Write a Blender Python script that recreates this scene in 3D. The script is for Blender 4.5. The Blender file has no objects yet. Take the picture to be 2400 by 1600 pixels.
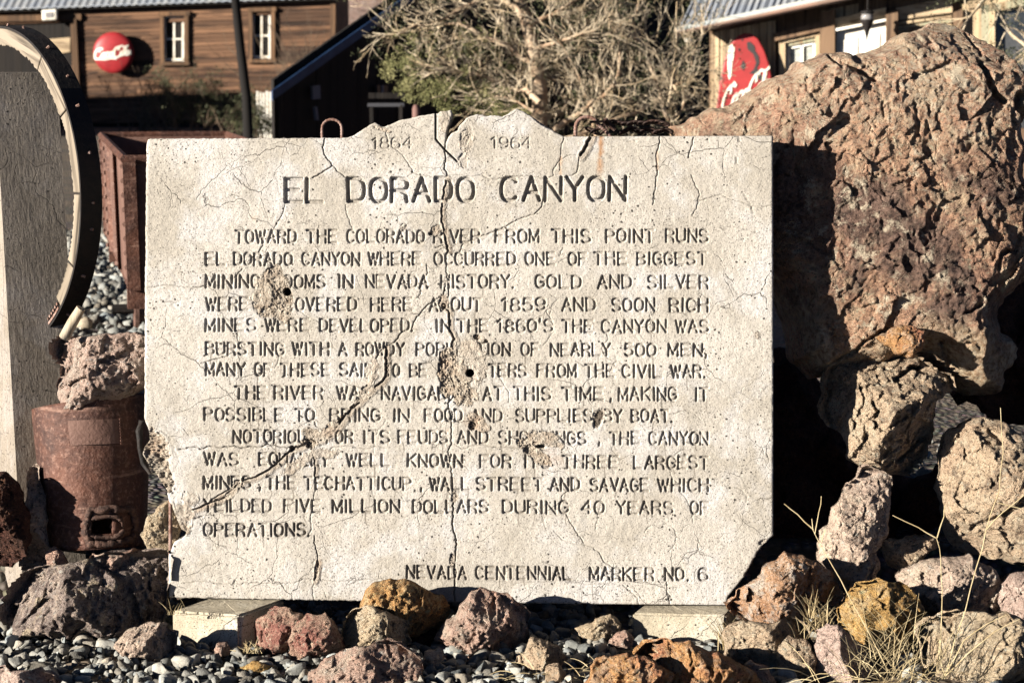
import bpy, bmesh, math, random
import numpy as np
from mathutils import Vector, Matrix
from mathutils.geometry import tessellate_polygon

random.seed(7); RNG = np.random.default_rng(7)
C = bpy.context.scene.collection
sc = bpy.context.scene

# ------------------------------------------------------------------ camera, light, exposure
CAM_H, FPX, PITCH = 1.33, 5000.0, math.atan(650/5000)
cd = bpy.data.cameras.new('camera'); cam = bpy.data.objects.new('camera', cd); C.objects.link(cam)
cd.sensor_width = 36; cd.lens = 75; cd.clip_end = 500; cd.clip_start = .1
cam.location = (0, 0, CAM_H); cam.rotation_euler = (math.pi/2 - PITCH, 0, 0)
cd.dof.use_dof = True; cd.dof.focus_distance = 5.0; cd.dof.aperture_fstop = 9.0
sc.camera = cam
SUN_EL = math.radians(13); SUN_AZ = math.radians(240)      # azimuth clockwise from +Y
S = Vector((math.sin(SUN_AZ)*math.cos(SUN_EL), math.cos(SUN_AZ)*math.cos(SUN_EL), math.sin(SUN_EL)))
w = bpy.data.worlds.new('World'); sc.world = w; w.use_nodes = True
nt = w.node_tree; bg = nt.nodes['Background']; sky = nt.nodes.new('ShaderNodeTexSky')
sky.sky_type = 'NISHITA'; sky.sun_disc = False; sky.sun_elevation = SUN_EL; sky.sun_rotation = SUN_AZ; sky.altitude = 2500; sky.air_density = .2; sky.dust_density = .03; sky.ozone_density = 1
nt.links.new(sky.outputs[0], bg.inputs[0]); bg.inputs[1].default_value = 0.05
sl = bpy.data.lights.new('sun', 'SUN'); so = bpy.data.objects.new('sun', sl); C.objects.link(so)
sl.energy = 5.0; sl.angle = math.radians(.5); sl.color = (1, .93, .83)
so.rotation_euler = (-S).to_track_quat('-Z', 'Y').to_euler(); so.location = (-6, -4, 6)
sc.view_settings.view_transform = 'Standard'; sc.view_settings.look = 'None'
sc.view_settings.exposure = 1.75; sc.view_settings.gamma = 1.0
sc.cycles.max_bounces = 4; sc.cycles.diffuse_bounces = 1

cF = Vector((0, math.cos(PITCH), -math.sin(PITCH))); cU = Vector((0, math.sin(PITCH), math.cos(PITCH))); cR = Vector((1, 0, 0))
C0 = Vector((0, 0, CAM_H))
def ray(px, py): return cF + cR*((px-1200)/FPX) + cU*((800-py)/FPX)
def W(px, py, d): return C0 + ray(px, py)*d
def hitz(px, py, z):
    r = ray(px, py); return C0 + r*((z-CAM_H)/r.z)
def hitp(px, py, P, n):
    r = ray(px, py); return C0 + r*((P-C0).dot(n)/r.dot(n))

# ------------------------------------------------------------------ helpers
def tag(o, label=None, cat=None, group=None, kind=None):
    if label: o['label'] = label
    if cat: o['category'] = cat
    if group: o['group'] = group
    if kind: o['kind'] = kind
    return o
def empty(name, loc, label, cat, group=None):
    o = bpy.data.objects.new(name, None); C.objects.link(o); o.location = loc; o.empty_display_size = .1
    return tag(o, label, cat, group)
def mobj(name, V, F, mat, parent=None, smooth=False, origin=None):
    """one mesh object; V world coords; origin = object location"""
    V = np.asarray([tuple(v) for v in V] if not isinstance(V, np.ndarray) else V, dtype=np.float64)
    if parent is not None:
        org = np.array(parent_world(parent))
    elif origin is not None: org = np.array(origin)
    else: org = np.array([V[:, 0].mean(), V[:, 1].mean(), V[:, 2].min()])
    me = bpy.data.meshes.new(name); Vl = V - org
    if isinstance(F, np.ndarray):
        n, k = F.shape
        me.vertices.add(len(Vl)); me.vertices.foreach_set('co', Vl.astype(np.float32).ravel())
        me.loops.add(n*k); me.loops.foreach_set('vertex_index', F.astype(np.int32).ravel())
        me.polygons.add(n); me.polygons.foreach_set('loop_start', np.arange(0, n*k, k, dtype=np.int32))
        me.update(calc_edges=True)
    else:
        me.from_pydata([tuple(v) for v in Vl], [], F); me.update()
    if smooth: me.polygons.foreach_set('use_smooth', np.ones(len(me.polygons), dtype=bool))
    if mat: me.materials.append(mat)
    o = bpy.data.objects.new(name, me); C.objects.link(o)
    if parent is not None: o.parent = parent
    else: o.location = Vector(org)
    return o
def parent_world(p):
    v = Vector((0, 0, 0))
    while p is not None:
        v += p.location; p = p.parent
    return v
BOXF = [(0,1,2,3),(7,6,5,4),(0,4,5,1),(1,5,6,2),(2,6,7,3),(3,7,4,0)]
class MB:
    def __init__(s): s.V = []; s.F = []
    def prism(s, front, back):
        b = len(s.V); n = len(front); s.V += [Vector(v) for v in front]+[Vector(v) for v in back]
        s.F.append(tuple(b+i for i in range(n))); s.F.append(tuple(b+n+i for i in reversed(range(n))))
        for i in range(n):
            j = (i+1) % n; s.F.append((b+j, b+i, b+n+i, b+n+j))
        return s
    def box(s, c, X, Y, Z):
        c, X, Y, Z = map(Vector, (c, X, Y, Z)); X, Y, Z = X/2, Y/2, Z/2
        return s.prism([c-X-Y-Z, c+X-Y-Z, c+X-Y+Z, c-X-Y+Z], [c-X+Y-Z, c+X+Y-Z, c+X+Y+Z, c-X+Y+Z])
    def tube(s, pts, rad, n=6, cap=True, closed=False):
        pts = [Vector(p) for p in pts]; m = len(pts)
        if not hasattr(rad, '__len__'): rad = [rad]*m
        b = len(s.V); up = Vector((.13, .27, .95))
        for i, p in enumerate(pts):
            if closed: t = pts[(i+1) % m]-pts[i-1]
            else: t = pts[min(i+1, m-1)]-pts[max(i-1, 0)]
            if t.length < 1e-9: t = Vector((0, 0, 1))
            t.normalize(); a = t.cross(up)
            if a.length < .05: a = t.cross(Vector((1, 0, 0)))
            a.normalize(); c2 = t.cross(a)
            if i and (a.dot(la) < 0): a = -a; c2 = -c2
            la = a
            for k in range(n):
                q = 2*math.pi*k/n; s.V.append(p+(a*math.cos(q)+c2*math.sin(q))*rad[i])
        for i in range(m if closed else m-1):
            for k in range(n):
                j = (i+1) % m
                s.F.append((b+i*n+k, b+i*n+(k+1) % n, b+j*n+(k+1) % n, b+j*n+k))
        if cap and not closed:
            s.F.append(tuple(b+k for k in range(n))); s.F.append(tuple(b+(m-1)*n+k for k in reversed(range(n))))
        return s
    def lathe(s, c, prof, axis=(0,0,1), n=16):
        c = Vector(c); ax = Vector(axis).normalized(); a = ax.orthogonal().normalized(); b2 = ax.cross(a); b = len(s.V)
        for r, h in prof:
            for k in range(n):
                q = 2*math.pi*k/n; s.V.append(c+ax*h+(a*math.cos(q)+b2*math.sin(q))*r)
        for i in range(len(prof)-1):
            for k in range(n): s.F.append((b+i*n+k, b+i*n+(k+1) % n, b+(i+1)*n+(k+1) % n, b+(i+1)*n+k))
        s.F.append(tuple(b+k for k in reversed(range(n)))); s.F.append(tuple(b+(len(prof)-1)*n+k for k in range(n)))
        return s
    def build(s, name, mat, parent=None, smooth=False, origin=None, bevel=0):
        o = mobj(name, s.V, s.F, mat, parent, smooth, origin)
        if bevel:
            m = o.modifiers.new('bevel', 'BEVEL'); m.width = bevel; m.segments = 2
        return o
def pxprism(corners, P, n, thick, off=0.0):
    """front polygon on the plane (P, n) moved out by off+thick, back by off; returns MB"""
    n = Vector(n).normalized(); P2 = P+n*(off+thick)
    fr = [hitp(x, y, P2, n) for x, y in corners]
    return MB().prism(fr, [f-n*thick for f in fr])

# vectorised gradient noise
_perm = np.random.default_rng(3).permutation(256).astype(np.int64); _perm = np.concatenate([_perm]*3)
_g = np.random.default_rng(4).normal(size=(256, 3)); _g /= np.linalg.norm(_g, axis=1)[:, None]
def pnoise(P):
    i = np.floor(P).astype(np.int64); f = P-i; i &= 255; u = f*f*f*(f*(f*6-15)+10); r = 0
    for dx in (0, 1):
        wx = u[:, 0] if dx else 1-u[:, 0]
        for dy in (0, 1):
            wy = u[:, 1] if dy else 1-u[:, 1]
            for dz in (0, 1):
                wz = u[:, 2] if dz else 1-u[:, 2]
                h = _perm[_perm[_perm[i[:, 0]+dx]+i[:, 1]+dy]+i[:, 2]+dz]
                g = _g[h]; r = r+wx*wy*wz*(g[:, 0]*(f[:, 0]-dx)+g[:, 1]*(f[:, 1]-dy)+g[:, 2]*(f[:, 2]-dz))
    return r*1.6
def fbm(P, oct=5, gain=.5, ridged=False):
    a, s, r = 1.0, 1.0, 0
    for k in range(oct):
        n = pnoise(P*s+17.3*k)
        r = r+a*((1-2*np.abs(n))-.5 if ridged else n); a *= gain; s *= 2.03
    return r

# ------------------------------------------------------------------ materials
def newmat(name):
    m = bpy.data.materials.new(name); m.use_nodes = True; t = m.node_tree; b = t.nodes['Principled BSDF']
    b.inputs['Specular IOR Level'].default_value = .25; b.inputs['Roughness'].default_value = .85
    return m, t, b
class NG:
    def __init__(s, t): s.t = t; s.n = t.nodes; s.co = s.n.new('ShaderNodeTexCoord').outputs['Object']
    def L(s, a, b): s.t.links.new(a, b)
    def noise(s, scale, detail=6, rough=.6, vec=None, dist=0):
        n = s.n.new('ShaderNodeTexNoise'); n.inputs['Scale'].default_value = scale; n.inputs['Detail'].default_value = detail
        n.inputs['Roughness'].default_value = rough; n.inputs['Distortion'].default_value = dist; s.L(vec or s.co, n.inputs['Vector']); return n.outputs['Fac']
    def vor(s, scale, feature='F1', vec=None, out='Distance', rnd=1):
        n = s.n.new('ShaderNodeTexVoronoi'); n.feature = feature; n.inputs['Scale'].default_value = scale; n.inputs['Randomness'].default_value = rnd
        s.L(vec or s.co, n.inputs['Vector']); return n.outputs[out]
    def mapr(s, v, a, b, c=0., d=1.):
        n = s.n.new('ShaderNodeMapRange'); n.inputs[1].default_value = a; n.inputs[2].default_value = b; n.inputs[3].default_value = c; n.inputs[4].default_value = d
        s.L(v, n.inputs[0]); return n.outputs[0]
    def math(s, op, a, b=None):
        n = s.n.new('ShaderNodeMath'); n.operation = op
        for i, v in enumerate((a, b)):
            if v is None: continue
            if isinstance(v, (int, float)): n.inputs[i].default_value = v
            else: s.L(v, n.inputs[i])
        return n.outputs[0]
    def mix(s, f, a, b, mode='MIX'):
        n = s.n.new('ShaderNodeMix'); n.data_type = 'RGBA'; n.blend_type = mode
        for i, v in ((0, f), (6, a), (7, b)):
            if isinstance(v, (int, float)): n.inputs[i].default_value = v
            elif isinstance(v, tuple): n.inputs[i].default_value = (*v, 1)
            else: s.L(v, n.inputs[i])
        return n.outputs[2]
    def stretch(s, sc):
        n = s.n.new('ShaderNodeMapping'); n.inputs['Scale'].default_value = sc; s.L(s.co, n.inputs['Vector']); return n.outputs[0]
    def warp(s, amt, scale, vec=None):
        n = s.n.new('ShaderNodeTexNoise'); n.inputs['Scale'].default_value = scale; n.inputs['Detail'].default_value = 3; s.L(vec or s.co, n.inputs['Vector'])
        a = s.n.new('ShaderNodeVectorMath'); a.operation = 'MULTIPLY_ADD'; s.L(n.outputs['Color'], a.inputs[0]); a.inputs[1].default_value = (amt,)*3; s.L(vec or s.co, a.inputs[2]); return a.outputs[0]
    def bump(s, h, dist, strength=1, prev=None):
        n = s.n.new('ShaderNodeBump'); n.inputs['Distance'].default_value = dist; n.inputs['Strength'].default_value = strength
        s.L(h, n.inputs['Height'])
        if prev is not None: s.L(prev, n.inputs['Normal'])
        return n.outputs[0]
def rock_mat(name, ca, cb, cc, cd_, k=1.0, grit=1.0, seam=None):
    """ca/cb broad colours, cc speck colour, cd_ dark crust"""
    m, t, b = newmat(name); g = NG(t); lift = 1.62
    def warm(c, f):
        l = (c[0]+c[1]+c[2])/3; v = [max(0, (l+(x-l)*1.12)*f*q) for x, q in zip(c, (1.05, .975, .9))]; mx_ = max(max(v), .9)/.9; return tuple(x/mx_ for x in v)
    ca, cb, cc = [warm(c, lift) for c in (ca, cb, cc)]; cd_ = warm(cd_, .85)
    if seam: seam = warm(seam, 1.15)
    big = g.noise(5*k, 8, .62, dist=.6); mid = g.noise(22*k, 8, .7, dist=.4); fine = g.noise(170*k, 6, .75); med2 = g.noise(60*k, 8, .75)
    col = g.mix(g.mapr(big, .44, .56), ca, cb)
    col = g.mix(g.mapr(mid, .5, .6), col, cc)
    col = g.mix(g.math('MULTIPLY', g.mapr(g.noise(9*k, 9, .72, dist=1.2), .54, .62), .75), col, cd_)
    if seam: col = g.mix(g.mapr(g.noise(11*k, 5, .6, vec=g.warp(.12, 7)), .58, .64), col, seam)
    col = g.mix(g.mapr(fine, .38, .47, .85, 0), col, tuple(x*.45 for x in cd_)); col = g.mix(g.mapr(fine, .56, .64, 0, .6), col, tuple(min(.86, x*1.25+.06) for x in cc))
    col = g.mix(g.mapr(med2, .38, .45, .6, 0), col, cd_); col = g.mix(g.mapr(med2, .56, .66, 0, .75), col, tuple(min(.86, x*1.3+.05) for x in cc))
    wv = g.warp(.03, 30)
    ce = g.n.new('ShaderNodeTexVoronoi'); ce.inputs['Scale'].default_value = 34*k; g.L(wv, ce.inputs['Vector'])
    # tilted chips: each cell its own plane
    cc1 = g.n.new('ShaderNodeVectorMath'); cc1.operation = 'SUBTRACT'; g.L(wv, cc1.inputs[0]); g.L(ce.outputs['Position'], cc1.inputs[1])
    cc0 = g.n.new('ShaderNodeVectorMath'); cc0.operation = 'SUBTRACT'; g.L(ce.outputs['Color'], cc0.inputs[0]); cc0.inputs[1].default_value = (.5, .5, .5)
    dp = g.n.new('ShaderNodeVectorMath'); dp.operation = 'DOT_PRODUCT'; g.L(cc1.outputs[0], dp.inputs[0]); g.L(cc0.outputs[0], dp.inputs[1])
    g.L(col, b.inputs['Base Color'])
    n0 = g.bump(dp.outputs['Value'], 1.5*grit)
    n1 = g.bump(g.noise(30*k, 10, .74, dist=.5), .03*grit/k**.5, prev=n0); n2 = g.bump(med2, .026*grit, prev=n1); n3 = g.bump(fine, .009*grit, prev=n2)
    cr = g.mapr(g.vor(13*k, 'DISTANCE_TO_EDGE', vec=g.warp(.1, 9, vec=g.warp(.015, 50))), 0, .022, 0, 1)
    crm = g.math('MAXIMUM', cr, g.mapr(g.noise(6*k, 3), .5, .56)); n4 = g.bump(crm, .006*grit, prev=n3)
    g.L(n4, b.inputs['Normal']); b.inputs['Roughness'].default_value = .9
    return m
def boulder_mat():
    m = rock_mat('boulder_rock', (.56,.37,.265), (.46,.29,.215), (.74,.58,.43), (.19,.12,.1), .8, 1.25, seam=(.72,.57,.42)); t = m.node_tree; g = NG(t); b = t.nodes['Principled BSDF']
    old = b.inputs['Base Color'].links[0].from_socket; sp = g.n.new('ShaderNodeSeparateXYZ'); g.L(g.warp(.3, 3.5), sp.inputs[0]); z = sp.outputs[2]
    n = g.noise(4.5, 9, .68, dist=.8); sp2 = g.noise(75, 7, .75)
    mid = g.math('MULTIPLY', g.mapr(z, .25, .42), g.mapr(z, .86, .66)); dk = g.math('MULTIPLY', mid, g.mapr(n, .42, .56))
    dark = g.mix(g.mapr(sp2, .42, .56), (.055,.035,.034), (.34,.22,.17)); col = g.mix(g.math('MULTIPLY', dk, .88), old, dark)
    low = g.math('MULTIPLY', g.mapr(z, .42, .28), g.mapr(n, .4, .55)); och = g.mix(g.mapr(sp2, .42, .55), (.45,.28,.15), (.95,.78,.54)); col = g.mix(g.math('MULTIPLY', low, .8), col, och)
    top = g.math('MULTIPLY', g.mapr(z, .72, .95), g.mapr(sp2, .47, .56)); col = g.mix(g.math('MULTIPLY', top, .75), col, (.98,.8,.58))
    sc3 = g.mix(g.mapr(g.noise(14, 10, .8), .545, .6), col, (.98,.82,.6)); g.L(sc3, b.inputs['Base Color']); return m
M = {}
M['boulder'] = boulder_mat()
M['tan'] = rock_mat('tan_rock', (.6,.49,.37), (.47,.37,.28), (.74,.64,.5), (.2,.145,.115))
M['cream'] = rock_mat('cream_rock', (.7,.6,.45), (.6,.49,.36), (.8,.72,.57), (.3,.22,.15))
M['pink'] = rock_mat('pink_rock', (.66,.5,.43), (.5,.34,.28), (.78,.67,.58), (.22,.13,.1), 1.1)
M['palepink'] = rock_mat('pale_pink_rock', (.76,.61,.54), (.64,.5,.44), (.84,.74,.66), (.3,.21,.18), 1.1)
M['red'] = rock_mat('red_rock', (.34,.17,.145), (.55,.41,.33), (.68,.52,.42), (.14,.065,.055), 1.3)
M['ochre'] = rock_mat('ochre_rock', (.66,.45,.2), (.6,.38,.16), (.74,.58,.36), (.32,.19,.08))
M['orange'] = rock_mat('orange_rock', (.6,.36,.18), (.5,.25,.16), (.68,.5,.36), (.18,.085,.06), 1.2)
M['brown'] = rock_mat('brown_rock', (.5,.31,.15), (.38,.23,.12), (.64,.49,.3), (.14,.08,.045), 1.2)
M['basalt'] = rock_mat('dark_volcanic_rock', (.3,.255,.24), (.23,.195,.185), (.5,.43,.38), (.1,.08,.075), 1.2, seam=(.8,.7,.55))
M['mauve'] = rock_mat('mauve_rock', (.4,.32,.29), (.35,.27,.245), (.5,.41,.37), (.18,.135,.12), .9, .6)
M['grey'] = rock_mat('grey_rock', (.53,.44,.375), (.45,.37,.32), (.64,.56,.47), (.18,.14,.12), .9, .7)
M['quartz'] = rock_mat('brown_white_rock', (.55,.37,.25), (.38,.22,.13), (.84,.77,.69), (.15,.085,.055), 1.1, seam=(.84,.77,.7))
M['shadered'] = rock_mat('shade_dark_red_rock', (.1,.045,.035), (.075,.04,.03), (.14,.075,.05), (.03,.017,.015))  # red rock coloured extra dark to carry the shade it lies in

def concrete_mat(name, base=(.6,.555,.488), wear_shade=False, grain=None, pore=1.0):
    m, t, b = newmat(name); g = NG(t)
    mot = g.noise(4.5, 7, .6); fine = g.noise(330, 3, .6)
    col = g.mix(g.mapr(mot, .4, .62), tuple(x*q for x, q in zip(base, (.86, .84, .8))), tuple(x*1.12 for x in base))
    col = g.mix(g.mapr(g.noise(7, 6, .62), .5, .62, 0, .75), col, (base[0]*1.2, base[1]*1.25, base[2]*1.36))
    vs = g.stretch((9, 1, 1.6)); col = g.mix(g.mapr(g.noise(2.2, 5, .6, vec=vs), .54, .7, 0, .35), col, tuple(x*.72 for x in base))
    col = g.mix(g.mapr(fine, .38, .6, .42, 0), col, tuple(x*.35 for x in base))
    wv = g.warp(.006, 90)
    dens = g.mapr(g.noise(6, 4, .6), .38, .62, .14, .26)
    pn = g.math('LESS_THAN', g.vor(150, vec=wv), dens)
    pit = g.math('LESS_THAN', g.vor(62, vec=wv), g.mapr(g.noise(9, 3, .5), .42, .6, .05, .17))
    col = g.mix(g.math('MULTIPLY', pn, .52*pore), col, (.07,.055,.045)); col = g.mix(g.math('MULTIPLY', pit, .9*pore), col, (.02,.016,.013))  # pits and pores coloured dark: painted shade of their depth
    h = g.math('ADD', g.math('MULTIPLY', fine, .5), g.math('MULTIPLY', g.math('ADD', pn, pit), -1.0))
    nrm = g.bump(h, .0012); nrm = g.bump(g.noise(60, 5, .65), .003, prev=nrm)
    # hairline crazing
    cw = g.warp(.09, 7, vec=g.warp(.012, 60)); ed = g.vor(7.5, 'DISTANCE_TO_EDGE', vec=cw); ed2 = g.vor(17, 'DISTANCE_TO_EDGE', vec=cw)
    cr = g.math('MULTIPLY', g.mapr(ed, .0, .008, 1, 0), g.mapr(g.noise(5, 3, .5), .5, .6)); cr2 = g.math('MULTIPLY', g.mapr(ed2, .0, .012, 1, 0), g.mapr(g.noise(8, 3, .5, dist=1), .56, .64))
    crk = g.math('MAXIMUM', cr, g.math('MULTIPLY', cr2, .8))
    col = g.mix(g.math('MULTIPLY', crk, .5), col, (.09,.07,.055)); nrm = g.bump(crk, -.002, prev=nrm)
    if grain:
        gv = g.stretch((75, 75, 3)); gn = g.noise(1.6, 6, .7, vec=gv); nrm = g.bump(gn, .003, prev=nrm)
        col = g.mix(g.mapr(gn, .3, .55, .5, 0), col, tuple(x*.4 for x in base))
    if wear_shade:
        at = g.n.new('ShaderNodeAttribute'); at.attribute_name = 'wear_shade'; sp = g.n.new('ShaderNodeSeparateColor'); g.L(at.outputs['Color'], sp.inputs[0])
        rg = g.noise(70, 6, .7)
        raw = g.mix(g.mapr(rg, .4, .62), (.4,.32,.24), (.66,.58,.47)); raw = g.mix(g.mapr(g.noise(12, 3), .52, .7, 0, .6), raw, (.6,.44,.32))
        col = g.mix(sp.outputs[2], col, raw)
        col = g.mix(sp.outputs[1], col, (.42,.2,.07)); col = g.mix(sp.outputs[0], col, (.1,.078,.058))
        rb = g.math('MULTIPLY', rg, sp.outputs[2]); nrm = g.bump(rb, .014, prev=nrm)
    g.L(col, b.inputs['Base Color']); g.L(nrm, b.inputs['Normal']); b.inputs['Roughness'].default_value = .92
    return m
M['slab'] = concrete_mat('engraved_concrete', wear_shade=True)
M['block'] = concrete_mat('footing_concrete', (.62,.55,.42))
M['post'] = concrete_mat('board_marked_concrete', (.36,.31,.255), grain=True)

def wood_mat(name, ca, cb, dark, ax=0, vary=0.3, scale=1.0, paint=None, rot=None):
    m, t, b = newmat(name); g = NG(t)
    if rot is not None:
        mp = g.n.new('ShaderNodeMapping'); mp.inputs['Rotation'].default_value = rot; g.L(g.co, mp.inputs['Vector']); g.co = mp.outputs[0]
    s3 = [26*scale]*3; s3[ax] = 1.3*scale; v = g.stretch(tuple(s3))
    n = g.noise(1, 8, .65, vec=v, dist=.3); n2 = g.noise(.35, 5, .6, vec=v)
    col = g.mix(g.mapr(n2, .4, .6), ca, cb); col = g.mix(g.mapr(n, .36, .52, .9, 0), col, dark)
    oi = g.n.new('ShaderNodeObjectInfo'); f = g.mapr(oi.outputs['Random'], 0, 1, 0, vary); col = g.mix(f, col, dark)
    if paint: col = g.mix(g.mapr(g.noise(6*scale, 6, .7), .46, .56), col, paint)
    g.L(col, b.inputs['Base Color']); g.L(g.bump(n, .006/scale), b.inputs['Normal']); return m
M['siding'] = wood_mat('weathered_siding', (.31,.165,.09), (.17,.088,.048), (.022,.012,.008), 0, .75, .35)
M['trim'] = wood_mat('weathered_trim', (.24,.13,.065), (.15,.085,.045), (.04,.025,.016), 2, .4, .5)
M['palewood'] = wood_mat('pale_board', (.7,.55,.35), (.56,.41,.24), (.16,.1,.06), 2, .18, .6)
M['palewoodx'] = wood_mat('pale_board_horizontal', (.68,.52,.33), (.54,.4,.24), (.15,.1,.06), 0, .2, .6)
M['postwood'] = wood_mat('dark_post_wood', (.3,.19,.11), (.2,.12,.07), (.05,.03,.02), 2, .3, .7)
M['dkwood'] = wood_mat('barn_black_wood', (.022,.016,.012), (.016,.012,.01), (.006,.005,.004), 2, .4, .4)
M['greenpaint'] = wood_mat('green_painted_trim', (.36,.38,.25), (.42,.4,.28), (.3,.18,.09), 2, .2, .8)
M['felloe'] = wood_mat('grey_felloe_wood', (.62,.53,.4), (.52,.43,.31), (.13,.095,.06), 2, .2, 1.6)
def simple(name, col, rough=.7, metal=0, bump=None, var=None, vs=12):
    m, t, b = newmat(name); g = NG(t); c = col
    if var: c = g.mix(g.mapr(g.noise(vs, 7, .65), .42, .6), col, var); g.L(c, b.inputs['Base Color'])
    else: b.inputs['Base Color'].default_value = (*col, 1)
    b.inputs['Roughness'].default_value = rough; b.inputs['Metallic'].default_value = metal
    if bump: g.L(g.bump(g.noise(bump[0], 6, .65), bump[1]), b.inputs['Normal'])
    return m
M['iron'] = simple('black_iron', (.01,.008,.007), .7, 0, (60,.004), (.02,.013,.01), 30)
M['rebar'] = simple('rusty_rebar', (.2,.105,.075), .8, .1, (200,.002), (.36,.25,.21), 90)
M['chain'] = simple('dark_chain_iron', (.035,.022,.018), .6, .3, (200,.001), (.07,.035,.025), 60)
M['white'] = simple('white_paint', (.8,.77,.68), .6, 0, (20,.004), (.68,.6,.48), 6)
M['glass'] = simple('dusty_glass', (.12,.13,.13), .25, 0, None, (.32,.33,.3), 5)
M['dkglass'] = simple('dark_window_glass', (.03,.035,.04), .15, 0, None, (.1,.1,.1), 3)
M['curtain'] = simple('pale_curtain', (.6,.6,.52), .9, 0, (14,.02), (.4,.42,.38), 12)
M['lampglass'] = simple('lamp_glass', (.3,.28,.27), .08)
M['blue'] = simple('sky_reflection_metal', (.02,.05,.12), .5, .2, None, (.012,.03,.08), 4)  # blue stands in for sky reflected on the shaded roof metal
M['tin'] = simple('galvanised_roofing', (.42,.46,.52), .5, .4, None, (.55,.56,.56), 4)
M['gutter'] = simple('rusty_pink_flashing', (.42,.25,.18), .6, .1, None, (.3,.2,.15), 4)
M['greyflash'] = simple('grey_flashing', (.42,.46,.46), .6, .1, None, (.55,.54,.48), 5)
M['twig'] = simple('dry_twig', (.66,.55,.4), .9, 0, None, (.48,.36,.22), 6)
M['bark'] = simple('pale_peeling_bark', (.6,.46,.32), .9, 0, (40,.01), (.4,.26,.16), 9)
M['straw'] = simple('dry_grass_straw', (.66,.54,.32), .8, 0, None, (.5,.38,.2), 20)
M['darktwig'] = simple('dark_twig', (.1,.07,.05), .9, 0, None, (.2,.14,.09), 6)
def leaf_mat(name, a, b_):
    m, t, b = newmat(name); g = NG(t); g.L(g.mix(g.mapr(g.noise(9, 4), .4, .6), a, b_), b.inputs['Base Color'])
    b.inputs['Roughness'].default_value = .7; return m
M['leaf'] = leaf_mat('yellow_green_needles', (.2,.21,.075), (.38,.35,.16)); M['leafdk'] = leaf_mat('dark_olive_leaves', (.03,.04,.016), (.1,.1,.045))
def rust_mat():
    m, t, b = newmat('rusted_steel'); g = NG(t)
    n = g.noise(7, 9, .7, dist=.5); f = g.noise(90, 6, .7); hs = g.noise(1, 8, .7, vec=g.stretch((4, 4, 45)))
    col = g.mix(g.mapr(n, .4, .6), (.14,.058,.036), (.07,.034,.026)); col = g.mix(g.mapr(f, .52, .7, 0, .75), col, (.34,.2,.15))
    col = g.mix(g.mapr(hs, .56, .72, 0, .7), col, (.44,.27,.2)); col = g.mix(g.mapr(f, .3, .44, .7, 0), col, (.03,.016,.013))
    g.L(col, b.inputs['Base Color']); g.L(g.bump(f, .0025, prev=g.bump(g.noise(14, 5, .6), .01)), b.inputs['Normal'])
    b.inputs['Metallic'].default_value = .25; b.inputs['Roughness'].default_value = .62; return m
M['rust'] = rust_mat()
M['cart'] = simple('rusty_cart_steel', (.15,.08,.06), .7, .1, (30,.006), (.22,.125,.095), 6)
M['scorch'] = simple('scorched_rusty_steel', (.06,.035,.028), .8, .1, (90,.006), (.16,.09,.065), 60)
def sign_red(name, cr=(.42,.03,.035), chip=(.05,.03,.03), thr=.62):
    m, t, b = newmat(name); g = NG(t); n = g.noise(5, 8, .65, dist=.8)
    col = g.mix(g.mapr(g.noise(3, 4), .4, .6), cr, tuple(x*.72 for x in cr)); col = g.mix(g.mapr(n, thr, thr+.03), col, chip)
    g.L(col, b.inputs['Base Color']); b.inputs['Roughness'].default_value = .45; return m
M['red1'] = sign_red('red_sign_enamel'); M['red2'] = sign_red('chipped_red_sign_paint', (.42,.035,.035), (.09,.07,.06), .6)
def gravel_mat():
    m, t, b = newmat('grey_gravel'); g = NG(t)
    a = g.n.new('ShaderNodeAttribute'); a.attribute_name = 'tint'
    col = g.mix(g.mapr(g.noise(60, 5, .6), .4, .6), (.3,.295,.27), (.42,.41,.36)); col = g.mix(1.0, col, a.outputs['Color'], 'MULTIPLY')
    g.L(col, b.inputs['Base Color']); g.L(g.bump(g.noise(140, 6, .7), .004), b.inputs['Normal']); return m
M['gravel'] = gravel_mat()
def ground_mat():
    m, t, b = newmat('gravelly_desert_ground'); g = NG(t)
    v = g.vor(38, out='Color'); d = g.vor(38); col = g.mix(g.mapr(d, 0, .6), (.36,.33,.29), (.1,.085,.07))
    col = g.mix(.35, col, v, 'MULTIPLY'); col = g.mix(g.mapr(g.noise(1.2, 5), .45, .6), col, (.22,.17,.12)); g.L(col, b.inputs['Base Color'])
    g.L(g.bump(g.mapr(d, 0, .7, 1, 0), .02), b.inputs['Normal']); return m
M['ground'] = ground_mat()
M['hill'] = rock_mat('pink_scree', (.5,.38,.34), (.4,.3,.27), (.6,.5,.45), (.2,.14,.12), .12, 4)

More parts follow.
